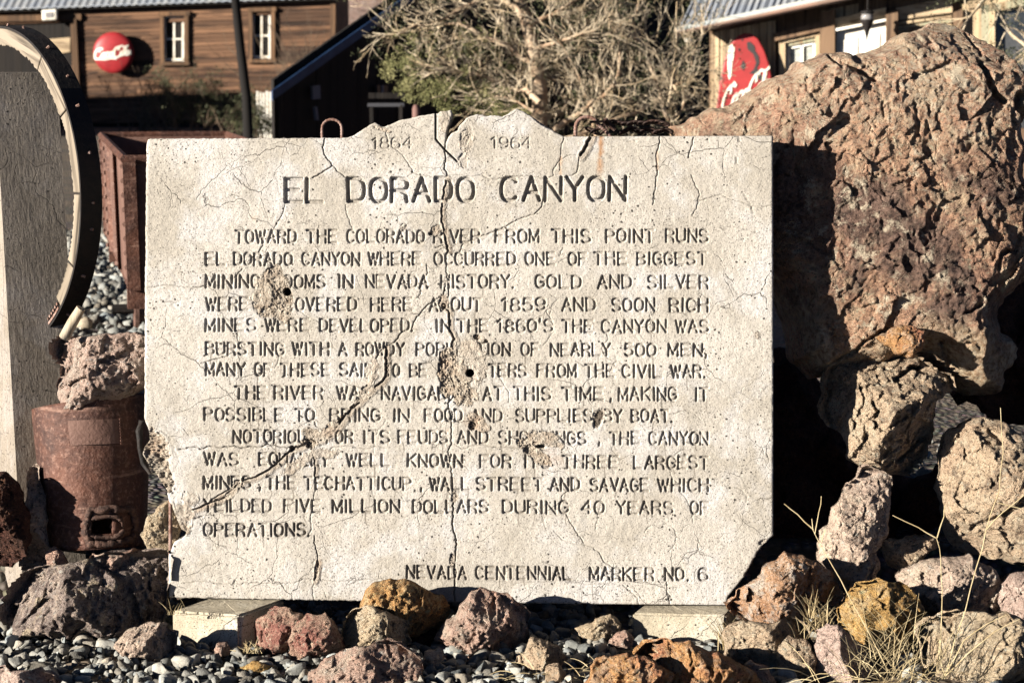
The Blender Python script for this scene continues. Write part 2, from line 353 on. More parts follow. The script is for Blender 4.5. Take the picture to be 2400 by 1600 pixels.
# ------------------------------------------------------------------ ground and hill
def gz(x, y):
    def ss(a, b, v):
        t = min(1, max(0, (v-a)/(b-a))); return t*t*(3-2*t)
    z = .13*ss(5.08, 5.3, y)*(1-ss(6.2, 7.5, y))
    z -= .6*ss(11, 17, y)*ss(.5, 3, x)
    return z
def build_ground():
    xs = np.concatenate([np.linspace(-160, -14, 14), np.linspace(-12, -3, 14), np.linspace(-2.6, 2.6, 90), np.linspace(3, 12, 14), np.linspace(14, 160, 14)])
    ys = np.concatenate([np.linspace(-40, 3, 10), np.linspace(3.4, 7.6, 70), np.linspace(8, 60, 60), np.linspace(66, 300, 12)])
    X, Y = np.meshgrid(xs, ys); Z = np.array([[gz(x, y) for x in xs] for y in ys])
    P = np.stack([X.ravel(), Y.ravel(), Z.ravel()], 1); Z2 = P[:, 2] + .012*fbm(P*3, 3)
    near = (np.abs(P[:, 0]) < 3) & (P[:, 1] > 3) & (P[:, 1] < 8); P[:, 2] = np.where(near, Z2-.004, P[:, 2])
    n, m_ = len(ys), len(xs); idx = np.arange(n*m_).reshape(n, m_)
    F = np.stack([idx[:-1, :-1], idx[:-1, 1:], idx[1:, 1:], idx[1:, :-1]], -1).reshape(-1, 4)
    tag(mobj('ground', P, F, M['ground'], smooth=True, origin=(0, 0, 0)), kind='structure')
    xs = np.linspace(-90, 90, 110); ys = np.linspace(58, 150, 60); X, Y = np.meshgrid(xs, ys)
    P = np.stack([X.ravel(), Y.ravel(), np.zeros(X.size)], 1)
    t = np.clip((P[:, 1]-60)/60, 0, 1); P[:, 2] = -.3+t**.8*26+fbm(P*.05, 5)*7*t
    n, m_ = len(ys), len(xs); idx = np.arange(n*m_).reshape(n, m_)
    F = np.stack([idx[:-1, :-1], idx[:-1, 1:], idx[1:, 1:], idx[1:, :-1]], -1).reshape(-1, 4)
    tag(mobj('hillside', P, F, M['hill'], smooth=True, origin=(0, 90, 0)), kind='structure')
build_ground()

# ------------------------------------------------------------------ the marker slab
def O(cx=.5, cy=.5, rx=.5, ry=.5, a0=90, a1=450, n=22, e=.8):
    P = []
    for i in range(n+1):
        a = math.radians(a0+(a1-a0)*i/n); c, s = math.cos(a), math.sin(a)
        P.append((cx+rx*math.copysign(abs(c)**e, c), cy+ry*math.copysign(abs(s)**e, s)))
    return P
GL = {
 'A': [[(0,0),(.5,1),(1,0)],[(.18,.34),(.82,.34)]],
 'B': [[(0,0),(0,1)],[(0,1),(.55,1)]+O(.55,.76,.37,.24,90,-90,8)+[(0,.52)],[(0,.52),(.58,.52)]+O(.58,.26,.42,.26,90,-90,8)+[(0,0)]],
 'C': [O(.5,.5,.5,.5,38,322,18)], 'D': [[(0,0),(0,1),(.45,1)]+O(.45,.5,.55,.5,90,-90,12)+[(0,0)]],
 'E': [[(1,1),(0,1),(0,0),(1,0)],[(0,.52),(.8,.52)]], 'F': [[(1,1),(0,1),(0,0)],[(0,.52),(.8,.52)]],
 'G': [O(.5,.5,.5,.5,38,345,18)+[(1,.46),(.62,.46)]], 'H': [[(0,0),(0,1)],[(1,0),(1,1)],[(0,.52),(1,.52)]],
 'I': [[(.5,0),(.5,1)]], 'K': [[(0,0),(0,1)],[(1,1),(.02,.4)],[(.32,.6),(1,0)]], 'L': [[(0,1),(0,0),(1,0)]],
 'M': [[(0,0),(0,1),(.5,.15),(1,1),(1,0)]], 'N': [[(0,0),(0,1),(1,0),(1,1)]], 'O': [O()],
 'P': [[(0,0),(0,1),(.55,1)]+O(.55,.73,.43,.27,90,-90,9)+[(0,.46)]], 'Q': [O(),[(.6,.25),(1,-.03)]],
 'R': [[(0,0),(0,1),(.55,1)]+O(.55,.74,.42,.26,90,-90,9)+[(0,.48)],[(.5,.48),(.86,.36),(.95,0)]],
 'S': [O(.5,.75,.46,.25,30,225,10)+[(.5,.52)]+O(.5,.26,.48,.26,60,-150,12)], 'T': [[(0,1),(1,1)],[(.5,1),(.5,0)]],
 'U': [[(0,1),(0,.3)]+O(.5,.3,.5,.3,180,360,10)+[(1,1)]], 'V': [[(0,1),(.5,0),(1,1)]],
 'W': [[(0,1),(.27,0),(.5,.9),(.73,0),(1,1)]], 'Y': [[(0,1),(.5,.48),(1,1)],[(.5,.48),(.5,0)]],
 '0': [O()], '1': [[(.0,.8),(.6,1),(.6,0)]], '4': [[(.75,0),(.75,1),(0,.3),(1,.3)]],
 '5': [[(.9,1),(.12,1),(.05,.56),(.3,.62)]+O(.5,.31,.48,.31,90,-150,12)], '6': [[(.9,.93)]+O(.5,.5,.5,.5,60,180,8)+[(0,.3)],O(.5,.3,.48,.3)],
 '8': [O(.5,.75,.42,.25),O(.5,.26,.5,.26)], '9': [O(.5,.7,.48,.3),[(1,.7)]+O(.5,.5,.5,.5,0,-125,9)],
 '.': [[(.3,0),(.5,.03)]], ',': [[(.5,.1),(.3,-.15)]], "'": [[(.5,1.06),(.4,.82)]],
}
GW = {'I': .22, '1': .6, '.': .2, ',': .2, "'": .2, 'M': 1.08, 'W': 1.25, '8': .95}
LINES = [ # (y_top, y_bot) at left x=480, shift at right x=1660, words
 ((323,348),-1,25,3.6,3,[('1864',873,965),('1964',1152,1245)]),
 ((420,474),-6,0,8.2,9,[('EL',670,757),('DORADO',817,1110),('CANYON',1176,1467)]),
 ((540,569),-2,0,0,0,[('TOWARD',553,693),('THE',720,789),('COLORADO',815,994),('RIVER',1019,1125),('FROM',1162,1263),('THIS',1295,1384),('POINT',1421,1532),('RUNS',1562,1660)]),
 ((593,621),-1,0,0,0,[('EL',483,528),('DORADO',549,684),('CANYON',709,843),('WHERE',864,987),('OCCURRED',1019,1208),('ONE',1233,1301),('OF',1333,1375),('THE',1394,1468),('BIGGEST',1494,1656)]),
 ((645,674),1,0,0,0,[('MINING',483,610),('BOOMS',640,762),('IN',794,827),('NEVADA',858,1003),('HISTORY.',1034,1205),('GOLD',1256,1361),('AND',1403,1480),('SILVER',1520,1660)]),
 ((698,727),2,0,0,0,[('WERE',484,582),('DISCOVERED',610,835),('HERE',871,966),('ABOUT',1008,1128),('1859',1177,1278),('AND',1319,1394),('SOON',1436,1534),('RICH',1570,1660)]),
 ((747,775),4,0,0,0,[('MINES',483,599),('WERE',622,723),('DEVELOPED.',751,968),('IN',1022,1057),('THE',1073,1144),("1860'S",1167,1295),('THE',1318,1390),('CANYON',1412,1561),('WAS',1584,1660)]),
 ((803,831),3,0,0,0,[('BURSTING',483,665),('WITH',687,770),('A',795,813),('ROWDY',836,947),('POPULATION',977,1195),('OF',1223,1264),('NEARLY',1292,1431),('500',1464,1537),('MEN,',1568,1658)]),
 ((851,879),5,0,0,0,[('MANY',483,575),('OF',598,636),('THESE',659,773),('SAID',797,876),('TO',903,937),('BE',961,1001),('DESERTERS',1030,1233),('FROM',1260,1350),('THE',1372,1440),('CIVIL',1459,1551),('WAR.',1573,1654)]),
 ((905,934),4,0,0,0,[('THE',552,623),('RIVER',644,757),('WAS',790,868),('NAVIGABLE',896,1095),('AT',1134,1177),('THIS',1205,1291),('TIME',1318,1415),(',',1431,1436),('MAKING',1452,1587),('IT',1630,1660)]),
 ((957,985),4,0,0,0,[('POSSIBLE',480,664),('TO',693,737),('BRING',775,891),('IN',923,959),('FOOD',997,1083),('AND',1107,1177),('SUPPLIES',1210,1388),('BY',1416,1457),('BOAT.',1481,1577)]),
 ((1008,1036),5,0,0,0,[('NOTORIOUS',548,741),('FOR',766,826),('ITS',853,913),('FEUDS',934,1049),('AND',1074,1143),('SHOOTINGS',1170,1374),(',',1403,1408),('THE',1430,1499),('CANYON',1522,1660)]),
 ((1061,1089),9,0,0,0,[('WAS',479,559),('EQUALLY',608,771),('WELL',813,914),('KNOWN',957,1084),('FOR',1126,1198),('ITS',1230,1291),('THREE',1321,1449),('LARGEST',1487,1660)]),
 ((1116,1144),7,0,0,0,[('MINES',478,588),(',',607,612),('THE',625,693),('TECHATTICUP',715,964),(',',985,990),('WALL',1008,1101),('STREET',1117,1272),('AND',1291,1358),('SAVAGE',1385,1520),('WHICH',1543,1660)]),
 ((1170,1198),6,0,0,0,[('YEILDED',479,636),('FIVE',667,750),('MILLION',780,937),('DOLLARS',969,1144),('DURING',1179,1332),('40',1365,1416),('YEARS',1446,1577),('OF',1619,1660)]),
 ((1227,1255),2,0,0,0,[('OPERATIONS.',478,727)]),
 ((1322,1350),10,0,0,0,[('NEVADA',955,1093),('CENTENNIAL',1117,1339),('MARKER',1383,1532),('NO.',1560,1614),('6',1638,1659)]),
]
OUTLINE = [(346,327),(352,325),(812,323),(825,319),(840,310),(855,300),(865,293),(872,290),(878,287),(886,291),(893,296),(900,297),(918,290),(935,282),(958,278),(985,271),(1000,269),(1018,266),(1026,266),(1032,261),(1045,260),(1057,258),(1060,268),(1058,280),(1051,296),(1047,315),(1044,340),
 (1047,330),(1052,320),(1060,311),(1073,305),(1078,292),(1085,286),(1092,277),(1102,272),(1115,268),(1128,269),(1140,272),(1160,270),(1178,273),(1188,268),(1200,260),(1205,257),(1212,254),(1222,259),(1232,264),(1246,273),(1262,284),(1278,294),(1295,305),(1310,314),(1322,320),(1500,319),(1812,318),
 (1813,700),(1813,1255),(1804,1262),(1799,1268),(1788,1277),(1778,1290),(1768,1308),(1757,1330),(1741,1356),(1722,1380),(1706,1400),(1704,1418),(1370,1415),(900,1409),(395,1400),(395,1300),(402,1285),(410,1268),(424,1262),(433,1255),(437,1246),(424,1240),(418,1225),(412,1210),(404,1190),(395,1172),(391,1150),(376,1128),(360,1104),(346,1086),(334,1064),(338,1046),(350,1030),(348,1008),(341,990),(338,980),(339,700),(343,340)]
CRACKS = [ # points, width px, depth mm
 ([(1021,266),(1021,326),(1042,350),(1087,393)],4.2,30),([(1044,340),(1042,352),(1045,378),(1041,396),(1047,403),(1047,416)],2.6,8),
 ([(1047,416),(1040,445),(1038,472),(1035,500),(1035,515),(1041,536)],4.0,14),([(1041,536),(1046,567),(1051,587)],4.6,14),([(1051,587),(1046,610),(1046,633),(1050,660),(1052,690),(1045,712)],2.2,8),
 ([(1038,715),(1053,733),(1053,769),(1066,794),(1059,807),(1061,835),(1061,863)],5,16),([(1061,863),(1063,900),(1063,930),(1050,945),(1058,990)],3,9),([(1058,990),(1058,1042),(1050,1057),(1056,1090),(1061,1130),(1062,1163)],2.6,8),([(1062,1163),(1061,1200),(1062,1240),(1070,1265),(1068,1301),(1065,1331),(1066,1370),(1065,1412)],3.2,11),
 ([(1045,660),(1040,690),(1002,715),(985,735),(970,755),(966,776)],2.4,7),([(950,775),(938,782),(925,802),(904,812),(890,825),(881,840),(876,856)],2.8,8),
 ([(876,855),(868,886),(858,909),(846,925),(838,940),(822,955)],4.5,9),([(904,812),(906,850),(904,883),(889,899),(866,919),(845,940),(822,960),(804,978)],5,13),
 ([(804,978),(790,995),(779,1008)],8.5,20),([(779,1008),(769,1021),(755,1030),(741,1034),(725,1040),(705,1045),(684,1052)],5.5,16),
 ([(684,1052),(674,1062),(662,1072),(644,1090),(622,1105),(603,1115)],4.6,13),([(603,1115),(575,1124),(554,1136),(541,1152),(529,1166),(505,1174),(486,1180),(465,1190),(449,1198),(447,1208)],4.2,11),([(575,1122),(555,1128),(535,1148),(512,1160),(495,1170)],3.4,7),
 ([(372,322),(372,322)],1,1),([(762,323),(756,345),(760,362),(776,382),(778,388),(765,398),(748,408),(733,417)],2.6,6),([(778,388),(795,404),(812,417)],2.4,5),
 ([(1384,322),(1376,340),(1361,363)],7,16),([(1361,363),(1356,382),(1352,405),(1340,412),(1322,417)],2.2,5),([(1361,363),(1330,366),(1310,378),(1297,398),(1298,412),(1280,420)],1.8,4),([(1322,322),(1316,345),(1314,368),(1312,400)],1.6,4),
 ([(1547,320),(1544,345),(1538,368),(1541,400),(1536,440),(1530,480)],2.2,5),([(1627,320),(1620,345),(1613,370)],2,5),([(1733,320),(1728,350),(1725,385)],1.6,4),
 ([(903,297),(906,318),(912,340),(930,352),(945,365),(958,385),(968,405),(985,410),(1015,415)],1.8,4),([(955,415),(968,405)],1.6,4),([(1047,410),(1075,411),(1110,414),(1130,410),(1150,421),(1175,418),(1200,412),(1235,413),(1262,415),(1280,420)],1.8,4),
 ([(1274,465),(1270,485),(1255,500),(1235,508),(1212,515),(1195,525),(1170,540),(1145,548),(1125,555),(1100,565),(1085,572),(1078,590)],2.6,6),
 ([(668,478),(663,500),(655,515),(645,530),(640,545)],1.5,4),([(810,480),(812,500),(820,520),(827,540)],1.8,4),([(617,575),(608,588),(598,600)],2.4,5),([(568,630),(556,645),(548,652)],2,5),([(680,590),(690,583),(710,588),(715,600)],1.6,3),
 ([(339,672),(365,673),(385,668),(415,670),(450,675),(470,673),(484,669)],2,5),([(385,670),(398,690),(402,705),(412,725)],1.5,3),([(1000,620),(1003,640),(990,660),(985,690),(975,700),(925,705),(870,703),(840,700)],1.8,4),
 ([(420,1053),(455,1048),(475,1052),(492,1045),(515,1049),(550,1044),(565,1050),(590,1046),(612,1048),(625,1040),(650,1045),(684,1050)],2.6,6),([(741,1055),(760,1062),(780,1048),(820,1045),(860,1052),(880,1046),(905,1050)],1.8,4),([(1060,1042),(1075,1046),(1085,1052),(1105,1045),(1130,1042),(1150,1046),(1175,1048),(1200,1050),(1225,1051)],2.2,5),
 ([(725,1045),(735,1062),(738,1090),(737,1115)],3.4,10),([(737,1115),(740,1140),(736,1160),(732,1190),(728,1215),(730,1240),(722,1255)],1.8,5),([(737,1255),(738,1275),(745,1300),(744,1320)],2.4,6),([(744,1315),(740,1335),(737,1358)],5,10),([(737,1358),(733,1380),(735,1405)],1.8,4),
 ([(430,1365),(480,1362),(520,1368),(560,1368),(600,1365),(650,1368),(690,1366),(710,1356),(740,1358),(790,1362),(830,1360),(862,1358)],1.8,4),([(545,1370),(552,1358),(548,1372)],3,5),
 ([(1325,1200),(1335,1222),(1350,1245),(1368,1272)],1.8,4),([(1368,1276),(1385,1280),(1400,1290),(1415,1315),(1435,1328)],2,4),([(1460,1370),(1480,1388),(1495,1400),(1497,1415)],2.2,5),([(1562,1360),(1563,1385),(1570,1416)],2.2,5),([(1170,1362),(1215,1366),(1260,1365),(1310,1360),(1340,1362),(1380,1370),(1430,1366)],1.8,3),
 ([(1410,1165),(1405,1195),(1395,1240)],1.2,3),([(1740,450),(1762,484),(1790,486),(1812,482)],2,4),([(1620,410),(1640,455),(1633,490),(1622,505)],1.8,4),([(1640,470),(1690,456),(1715,468),(1745,476),(1762,484),(1765,510)],1.7,4),
 ([(1310,615),(1350,594),(1400,591),(1480,592)],1.3,3),([(1320,580),(1310,600),(1325,596)],1.6,3),([(1290,745),(1280,730),(1310,700),(1290,690)],1.3,3),([(1050,920),(1090,938),(1110,942)],2.4,4),([(876,1060),(880,1020),(905,985)],1.2,3),([(1580,970),(1600,962),(1625,968),(1645,985)],1.3,3),
 ([(1350,846),(1370,858),(1385,852)],1.3,3),([(1700,640),(1730,690),(1745,740)],1.2,2.5),([(400,1180),(412,1215),(430,1245)],4,10),([(345,1000),(370,1005),(395,1020)],2,4),([(395,1020),(420,1080),(400,1120),(415,1150)],1.6,3),([(430,1180),(455,1215),(475,1210)],2.4,6),
 ([(1020,580),(1040,575),(1060,582)],2,5),([(1060,1160),(1050,1150),(1070,1140)],2.4,5),([(780,1020),(742,1000),(736,985)],2,5),([(1700,250),(1700,250)],1,1),
]
def build_slab():
    xs = np.concatenate([np.arange(330, 462, 3.0), np.arange(462, 1672, 1.5), np.arange(1672, 1822, 3.0)])
    ys = np.concatenate([np.arange(250, 315, 1.6), np.arange(315, 1375, 1.5), np.arange(1375, 1426, 2.0)])
    nx, ny = len(xs), len(ys); H = np.zeros((ny, nx)); GRIME_SHADE = np.zeros((ny, nx)); RU = np.zeros((ny, nx)); RAW = np.zeros((ny, nx))
    rnd = random.Random(5)
    def win(x0, y0, x1, y1):
        return slice(max(0, np.searchsorted(ys, y0)-1), np.searchsorted(ys, y1)+1), slice(max(0, np.searchsorted(xs, x0)-1), np.searchsorted(xs, x1)+1)
    def dseg(a, b, pad):
        sy, sx = win(min(a[0], b[0])-pad, min(a[1], b[1])-pad, max(a[0], b[0])+pad, max(a[1], b[1])+pad)
        X = xs[sx][None, :]; Y = ys[sy][:, None]; dx, dy = b[0]-a[0], b[1]-a[1]; L2 = dx*dx+dy*dy+1e-9
        t = np.clip(((X-a[0])*dx+(Y-a[1])*dy)/L2, 0, 1); return sy, sx, np.hypot(X-a[0]-t*dx, Y-a[1]-t*dy)
    def stamp(arr, pts, hw, val, soft=1.2):
        for a, b in zip(pts[:-1], pts[1:]):
            sy, sx, d = dseg(a, b, hw+soft+1); v = val*np.clip((hw+soft/2-d)/soft, 0, 1); arr[sy, sx] = np.maximum(arr[sy, sx], v)
    def jag(pts, amp, step=5):
        out = [pts[0]]
        for a, b in zip(pts[:-1], pts[1:]):
            L = math.hypot(b[0]-a[0], b[1]-a[1]); n = max(1, int(L/step))
            for i in range(1, n+1):
                t = i/n; j = 0 if i == n else amp
                out.append((a[0]+(b[0]-a[0])*t+rnd.uniform(-j, j), a[1]+(b[1]-a[1])*t+rnd.uniform(-j, j)))
        return out
    # letters
    for (yt, yb), dr, _, sw, dp, words in LINES:
        sw = sw or 5.0; dp = dp or 5.2; grim = rnd.uniform(.05, .3)+max(0, (yt-900)/900)
        for word, x0, x1 in words:
            ws = [GW.get(c, 1.0) for c in word]; gap = .40 if yt > 500 else .36
            u = (x1-x0)/(sum(ws)+gap*(len(word)-1)); x = x0; wordg = grim*rnd.uniform(.4, 1.3)
            for c, wl in zip(word, ws):
                sh = dr*(x-480)/1180; jx, jy = rnd.uniform(-.8, .8), rnd.uniform(-1, 1); sl = rnd.uniform(-.03, .03)
                dpl = dp*rnd.uniform(.75, 1.1); g0 = wordg*rnd.uniform(.3, 1.4)
                for st in GL[c]:
                    w_ = wl*u if c not in '.,\'I' else wl*u
                    P = [(x+jx+px*w_+sl*(py-.5)*(yb-yt), yb+sh+jy-py*(yb-yt)) for px, py in st]
                    stamp(H, P, sw/2, dpl, 1.2); stamp(GRIME_SHADE, P, sw/2-.3, min(.75, .26+g0*.5), 1.5)  # groove tint: grime plus painted shade that makes the strokes read
                    if g0 > .3: stamp(GRIME_SHADE, [(a+2.2, b+1.5) for a, b in P], sw/2+2.5, min(.38, g0*.4), 5)
                if rnd.random() < (.08+.26*(yt > 780)) and yt > 600:
                    dx0 = x+rnd.uniform(.2, .8)*u*wl; L = rnd.choice([14, 22, 30, 46]) ; y0 = yb+sh
                    stamp(GRIME_SHADE, jag([(dx0, y0-2), (dx0+rnd.uniform(-3, 3), y0+L*.6), (dx0+rnd.uniform(-4, 4), y0+L)], 1, 9), 1.3, rnd.uniform(.4, .75), 1.6)
                x += (wl+gap)*u
    # cracks
    for pts, wd, dp in CRACKS:
        if pts[0] == pts[-1] and len(pts) == 2: continue
        straight = dp == 30
        P = pts if straight else jag(pts, 1.6 if wd < 3 else 2.0)
        stamp(H, P, max(wd*.42, .75), dp*rnd.uniform(.5, 1), 1.5); stamp(GRIME_SHADE, P, wd*.36, .5 if wd > 2 else .38, 1.6)
        if wd >= 3.4 and not straight:
            stamp(H, [(a+4, b+3) for a, b in P], wd*1.3, 2.2, 6); stamp(RAW, [(a+3, b+3) for a, b in P], wd*1.4, .75, 6)
    for k in range(16):
        x, y = rnd.uniform(380, 1760), rnd.uniform(430, 1390); a = rnd.uniform(0, 6.28); P = [(x, y)]
        for i in range(rnd.randint(4, 10)):
            a += rnd.gauss(0, .5); x += 14*math.cos(a); y += 14*math.sin(a); P.append((x, y))
        stamp(H, jag(P, 1.2), .8, 2.2, 1.3); stamp(GRIME_SHADE, P, .5, .35, 1.4)
    # spalled craters: (cx, cy, rx, ry, angle, depth, raw)
    Xg, Yg = np.meshgrid(xs, ys); PP = np.stack([Xg.ravel()*.02, Yg.ravel()*.02, np.zeros(Xg.size)], 1)
    N1 = fbm(PP*2.2, 4, .6).reshape(ny, nx); N2 = fbm(PP*8, 3, .6, True).reshape(ny, nx)
    def crater(cx, cy, rx, ry, ang, dep, raw=1):
        c, s = math.cos(ang), math.sin(ang); X = (Xg-cx)*c+(Yg-cy)*s; Y = -(Xg-cx)*s+(Yg-cy)*c
        r = np.sqrt((X/rx)**2+(Y/ry)**2)+N1*.35; m = np.clip((1-r)/.22, 0, 1); sel = m > 0
        Hs = dep*(.75+.5*N1)*(m**.7)+N2*dep*.35*m
        H[sel] = np.where(m[sel] > .5, Hs[sel], np.maximum(H[sel]*(1-m[sel]), Hs[sel])); RAW[sel] = np.maximum(RAW[sel], raw*m[sel]); GRIME_SHADE[sel] *= (1-m[sel])
    for a in [(640,672,36,42,.3,6),(634,710,42,38,.2,6.5),(660,730,28,26,0,6),(618,690,24,42,0,3.2,.8),(645,640,22,24,0,6),(663,700,25,36,0,9),
              (1050,860,22,54,.1,10),(1076,885,42,42,0,7),(1090,925,34,26,0,6.5),(1046,900,18,36,0,8),(1110,860,36,50,.1,2.5,.45),(1098,820,30,26,0,2.5,.5),
              (1248,1040,36,18,.2,8),(1270,1022,46,16,.05,4,.9),(1262,1070,38,16,.5,5,.9),(1240,1052,14,12,0,13),(1300,1040,30,10,.1,4,.8),
              (1118,985,24,16,.6,5,.9),(1108,997,12,12,0,12),(1132,1000,18,14,.3,3,.9),(735,1020,26,20,.5,5,.9),(724,1036,16,9,0,16),(684,1052,8,9,.3,22),(728,1045,12,6,0,15),
              (1022,540,12,16,.6,5,.8),(1010,548,7,5,0,9),(1040,706,13,20,.2,5,.8),(1040,718,6,8,0,15),(1120,792,20,9,.3,3,.4),(1118,790,10,8,.4,9),(1140,800,6,6,0,9),
              (430,1205,28,34,.4,5,.8),(446,1170,20,20,0,2,.5),(365,1060,30,60,-.3,14,1),(376,1110,24,50,-.5,14,1),(420,1235,26,20,0,7,1),(560,1132,14,10,.6,8,.7),(540,1156,22,10,-.7,5,.8),(700,1085,50,14,-.65,3,.7),(760,1062,34,14,0,2,.6),(770,1010,30,14,-.8,4,.9),
              (870,870,18,34,.2,2.5,.5),(855,925,26,14,-.8,5,.7),(1775,785,6,10,0,4,.6),(1066,1165,10,14,.2,5,.6),(744,1330,6,18,.1,8,.8),(1060,1310,7,16,0,6,.6),(893,302,22,5,.3,4,.6),(1042,280,14,28,0,2,.6),
              (1095,325,18,36,.15,4,.5),(1085,375,14,20,0,4,.4),(1790,1270,16,8,-.5,5,.6),(1270,288,30,5,.6,9,.4),(1402,980,14,24,.5,7,.25),(894,440,6,5,0,3,.3),(946,533,8,10,.4,5,.5),(1480,332,16,4,0,2,.2)]:
        crater(*a)
    for cx, cy, r in [(672,684,9.5),(1102,874,10)]:
        d = np.hypot(Xg-cx, Yg-cy)+N1*1.5; m = np.clip((r-d)/1.6, 0, 1); H[:] = np.maximum(H, 70*m); GRIME_SHADE[:] = np.maximum(GRIME_SHADE, .9*m)
    for cx, cy, rx, ry, an in [(1267,1046,13,4.5,0)]:
        d = np.sqrt(((Xg-cx)/rx)**2+((Yg-cy)/ry)**2); m = np.clip((1-d)/.3, 0, 1); H[:] = np.maximum(H, 30*m)
    d = np.sqrt(((Xg-1402)/12)**2+((Yg-980+(Xg-1402)*.8)/18)**2)+N1*.3; m = np.clip((1-d)/.15, 0, 1); GRIME_SHADE[:] = np.maximum(GRIME_SHADE, .97*m)
    # rust streak, mottling
    d = np.abs(Xg-1408-(Yg-320)*-.03)/(7+ (Yg-320)*.04); m = np.clip(1-d+N1*.6, 0, 1)*np.clip((425-Yg)/50, 0, 1)*(Yg < 425); RU[:] = np.maximum(RU, .85*m)
    for cx, x0, x1 in [(1541,355,400),(1314,365,410)]:
        d = np.abs(Xg-cx)/5; m = np.clip(1-d+N1*.5, 0, 1)*((Yg > x0) & (Yg < x1)); RU[:] = np.maximum(RU, .4*m)
    for cx, cy, r in [(1110,985,26),(1290,1075,30),(1050,1010,8),(1075,1270,10),(595,510,10),(1500,1195,6),(350,1050,30)]:
        d = np.hypot(Xg-cx, Yg-cy)/r; RU[:] = np.maximum(RU, .22*np.clip(1.1-d+N1*.5, 0, 1))
    H += .5*N1+.25*fbm(PP*12, 2).reshape(ny, nx)
    # outline
    ol = jag(OUTLINE[:52], .8, 4)+OUTLINE[52:56]+jag(OUTLINE[56:63], 1.5, 5)+OUTLINE[63:66]+jag(OUTLINE[66:], 1.0, 6); ol = [p for i, p in enumerate(ol) if i == 0 or p != ol[i-1]]
    rim = ol+[ol[0]]
    E = np.zeros((ny, nx))
    for a, b in zip(rim[:-1], rim[1:]):
        sy, sx, d = dseg(a, b, 6); q = np.clip((4.5-d)/4.5, 0, 1); E[sy, sx] = np.maximum(E[sy, sx], 4.5*(1-np.sqrt(1-q*q)))
    H = np.maximum(H, E)
    pa = np.array(ol); pb = np.roll(pa, -1, 0)
    inside = np.zeros((ny, nx), bool)
    for j, y in enumerate(ys):
        c = (pa[:, 1] > y) != (pb[:, 1] > y); xi = pa[c, 0]+(y-pa[c, 1])/(pb[c, 1]-pa[c, 1])*(pb[c, 0]-pa[c, 0])
        inside[j] = (xs[:, None] > xi[None, :]).sum(1) % 2 == 1
    idx = np.arange(ny*nx).reshape(ny, nx)
    Q = np.stack([idx[:-1, :-1], idx[1:, :-1], idx[1:, 1:], idx[:-1, 1:]], -1).reshape(-1, 4); ins = inside.ravel()
    Q = Q[ins[Q].sum(1) >= 2]
    vx, vy = Xg.ravel().copy(), Yg.ravel().copy(); used = np.zeros(ny*nx, bool); used[Q.ravel()] = True
    out = np.where(used & ~ins)[0]
    ab = pb-pa; L2 = (ab**2).sum(1)+1e-9
    for i in out:
        p = np.array([vx[i], vy[i]]); t = np.clip(((p-pa)*ab).sum(1)/L2, 0, 1); q = pa+ab*t[:, None]; dd = ((q-p)**2).sum(1); k = dd.argmin(); vx[i], vy[i] = q[k]
    h = H.ravel().copy(); h[out] = np.maximum(h[out], 4.2)
    remap = -np.ones(ny*nx, int); ui = np.where(used)[0]; remap[ui] = np.arange(len(ui)); Q = remap[Q]
    X = (vx[ui]-1200)*.001; Y = (800-vy[ui])*.001; D = h[ui]*.001
    base = np.array(C0+cF*5.0); R_, U_, F_ = np.array(cR), np.array(cU), np.array(cF)
    V = base+X[:, None]*R_+Y[:, None]*U_+D[:, None]*F_
    col = np.stack([GRIME_SHADE.ravel()[ui], RU.ravel()[ui], RAW.ravel()[ui], np.ones(len(ui))], 1)
    ed = np.concatenate([Q[:, [0, 1]], Q[:, [1, 2]], Q[:, [2, 3]], Q[:, [3, 0]]]); key = np.sort(ed, 1); kk = key[:, 0]*10**7+key[:, 1]
    _, inv, cnt = np.unique(kk, return_inverse=True, return_counts=True); be = ed[cnt[inv] == 1]
    bv = np.unique(be); rings = [.02, .055, .09]; Vs = [V]; off = len(V); cs = [col]; prev = dict(zip(bv.tolist(), bv.tolist())); Fs = []
    bx = V[bv]
    for r in rings:
        nb = base+X[bv][:, None]*R_+Y[bv][:, None]*U_+r*F_; nb = nb+(RNG.normal(size=nb.shape)*.0012 if r < .09 else 0)
        Vs.append(nb); c = np.tile([.12, 0, .35, 1], (len(bv), 1)); cs.append(c)
        cur = {v: off+i for i, v in enumerate(bv.tolist())}; off += len(bv)
        Fs.append(np.array([(prev[b], prev[a], cur[a], cur[b]) for a, b in be.tolist()])); prev = cur
    V = np.concatenate(Vs); F = np.concatenate([Q]+Fs); col = np.concatenate(cs)
    root = empty('concrete_marker', C0+cF*5.0+cU*(-.61)+cF*.045, 'large cracked pale concrete slab engraved with EL DORADO CANYON and its history', 'stone marker')
    o = mobj('engraved_slab', V, F, M['slab'], root, smooth=True)
    a = o.data.color_attributes.new('wear_shade', 'FLOAT_COLOR', 'POINT'); a.data.foreach_set('color', col.astype(np.float32).ravel())
    tri = tessellate_polygon([[Vector((x, y, 0)) for x, y in ol]]); bk = [C0+cF*5.089+cR*((x-1200)*.001)+cU*((800-y)*.001) for x, y in ol]
    mobj('slab_back', bk, [tuple(t) for t in tri], M['block'], root)
    # exposed reinforcing bars
    def S3(px, py, dd): return C0+cF*(5+dd)+cR*((px-1200)*.001)+cU*((800-py)*.001)
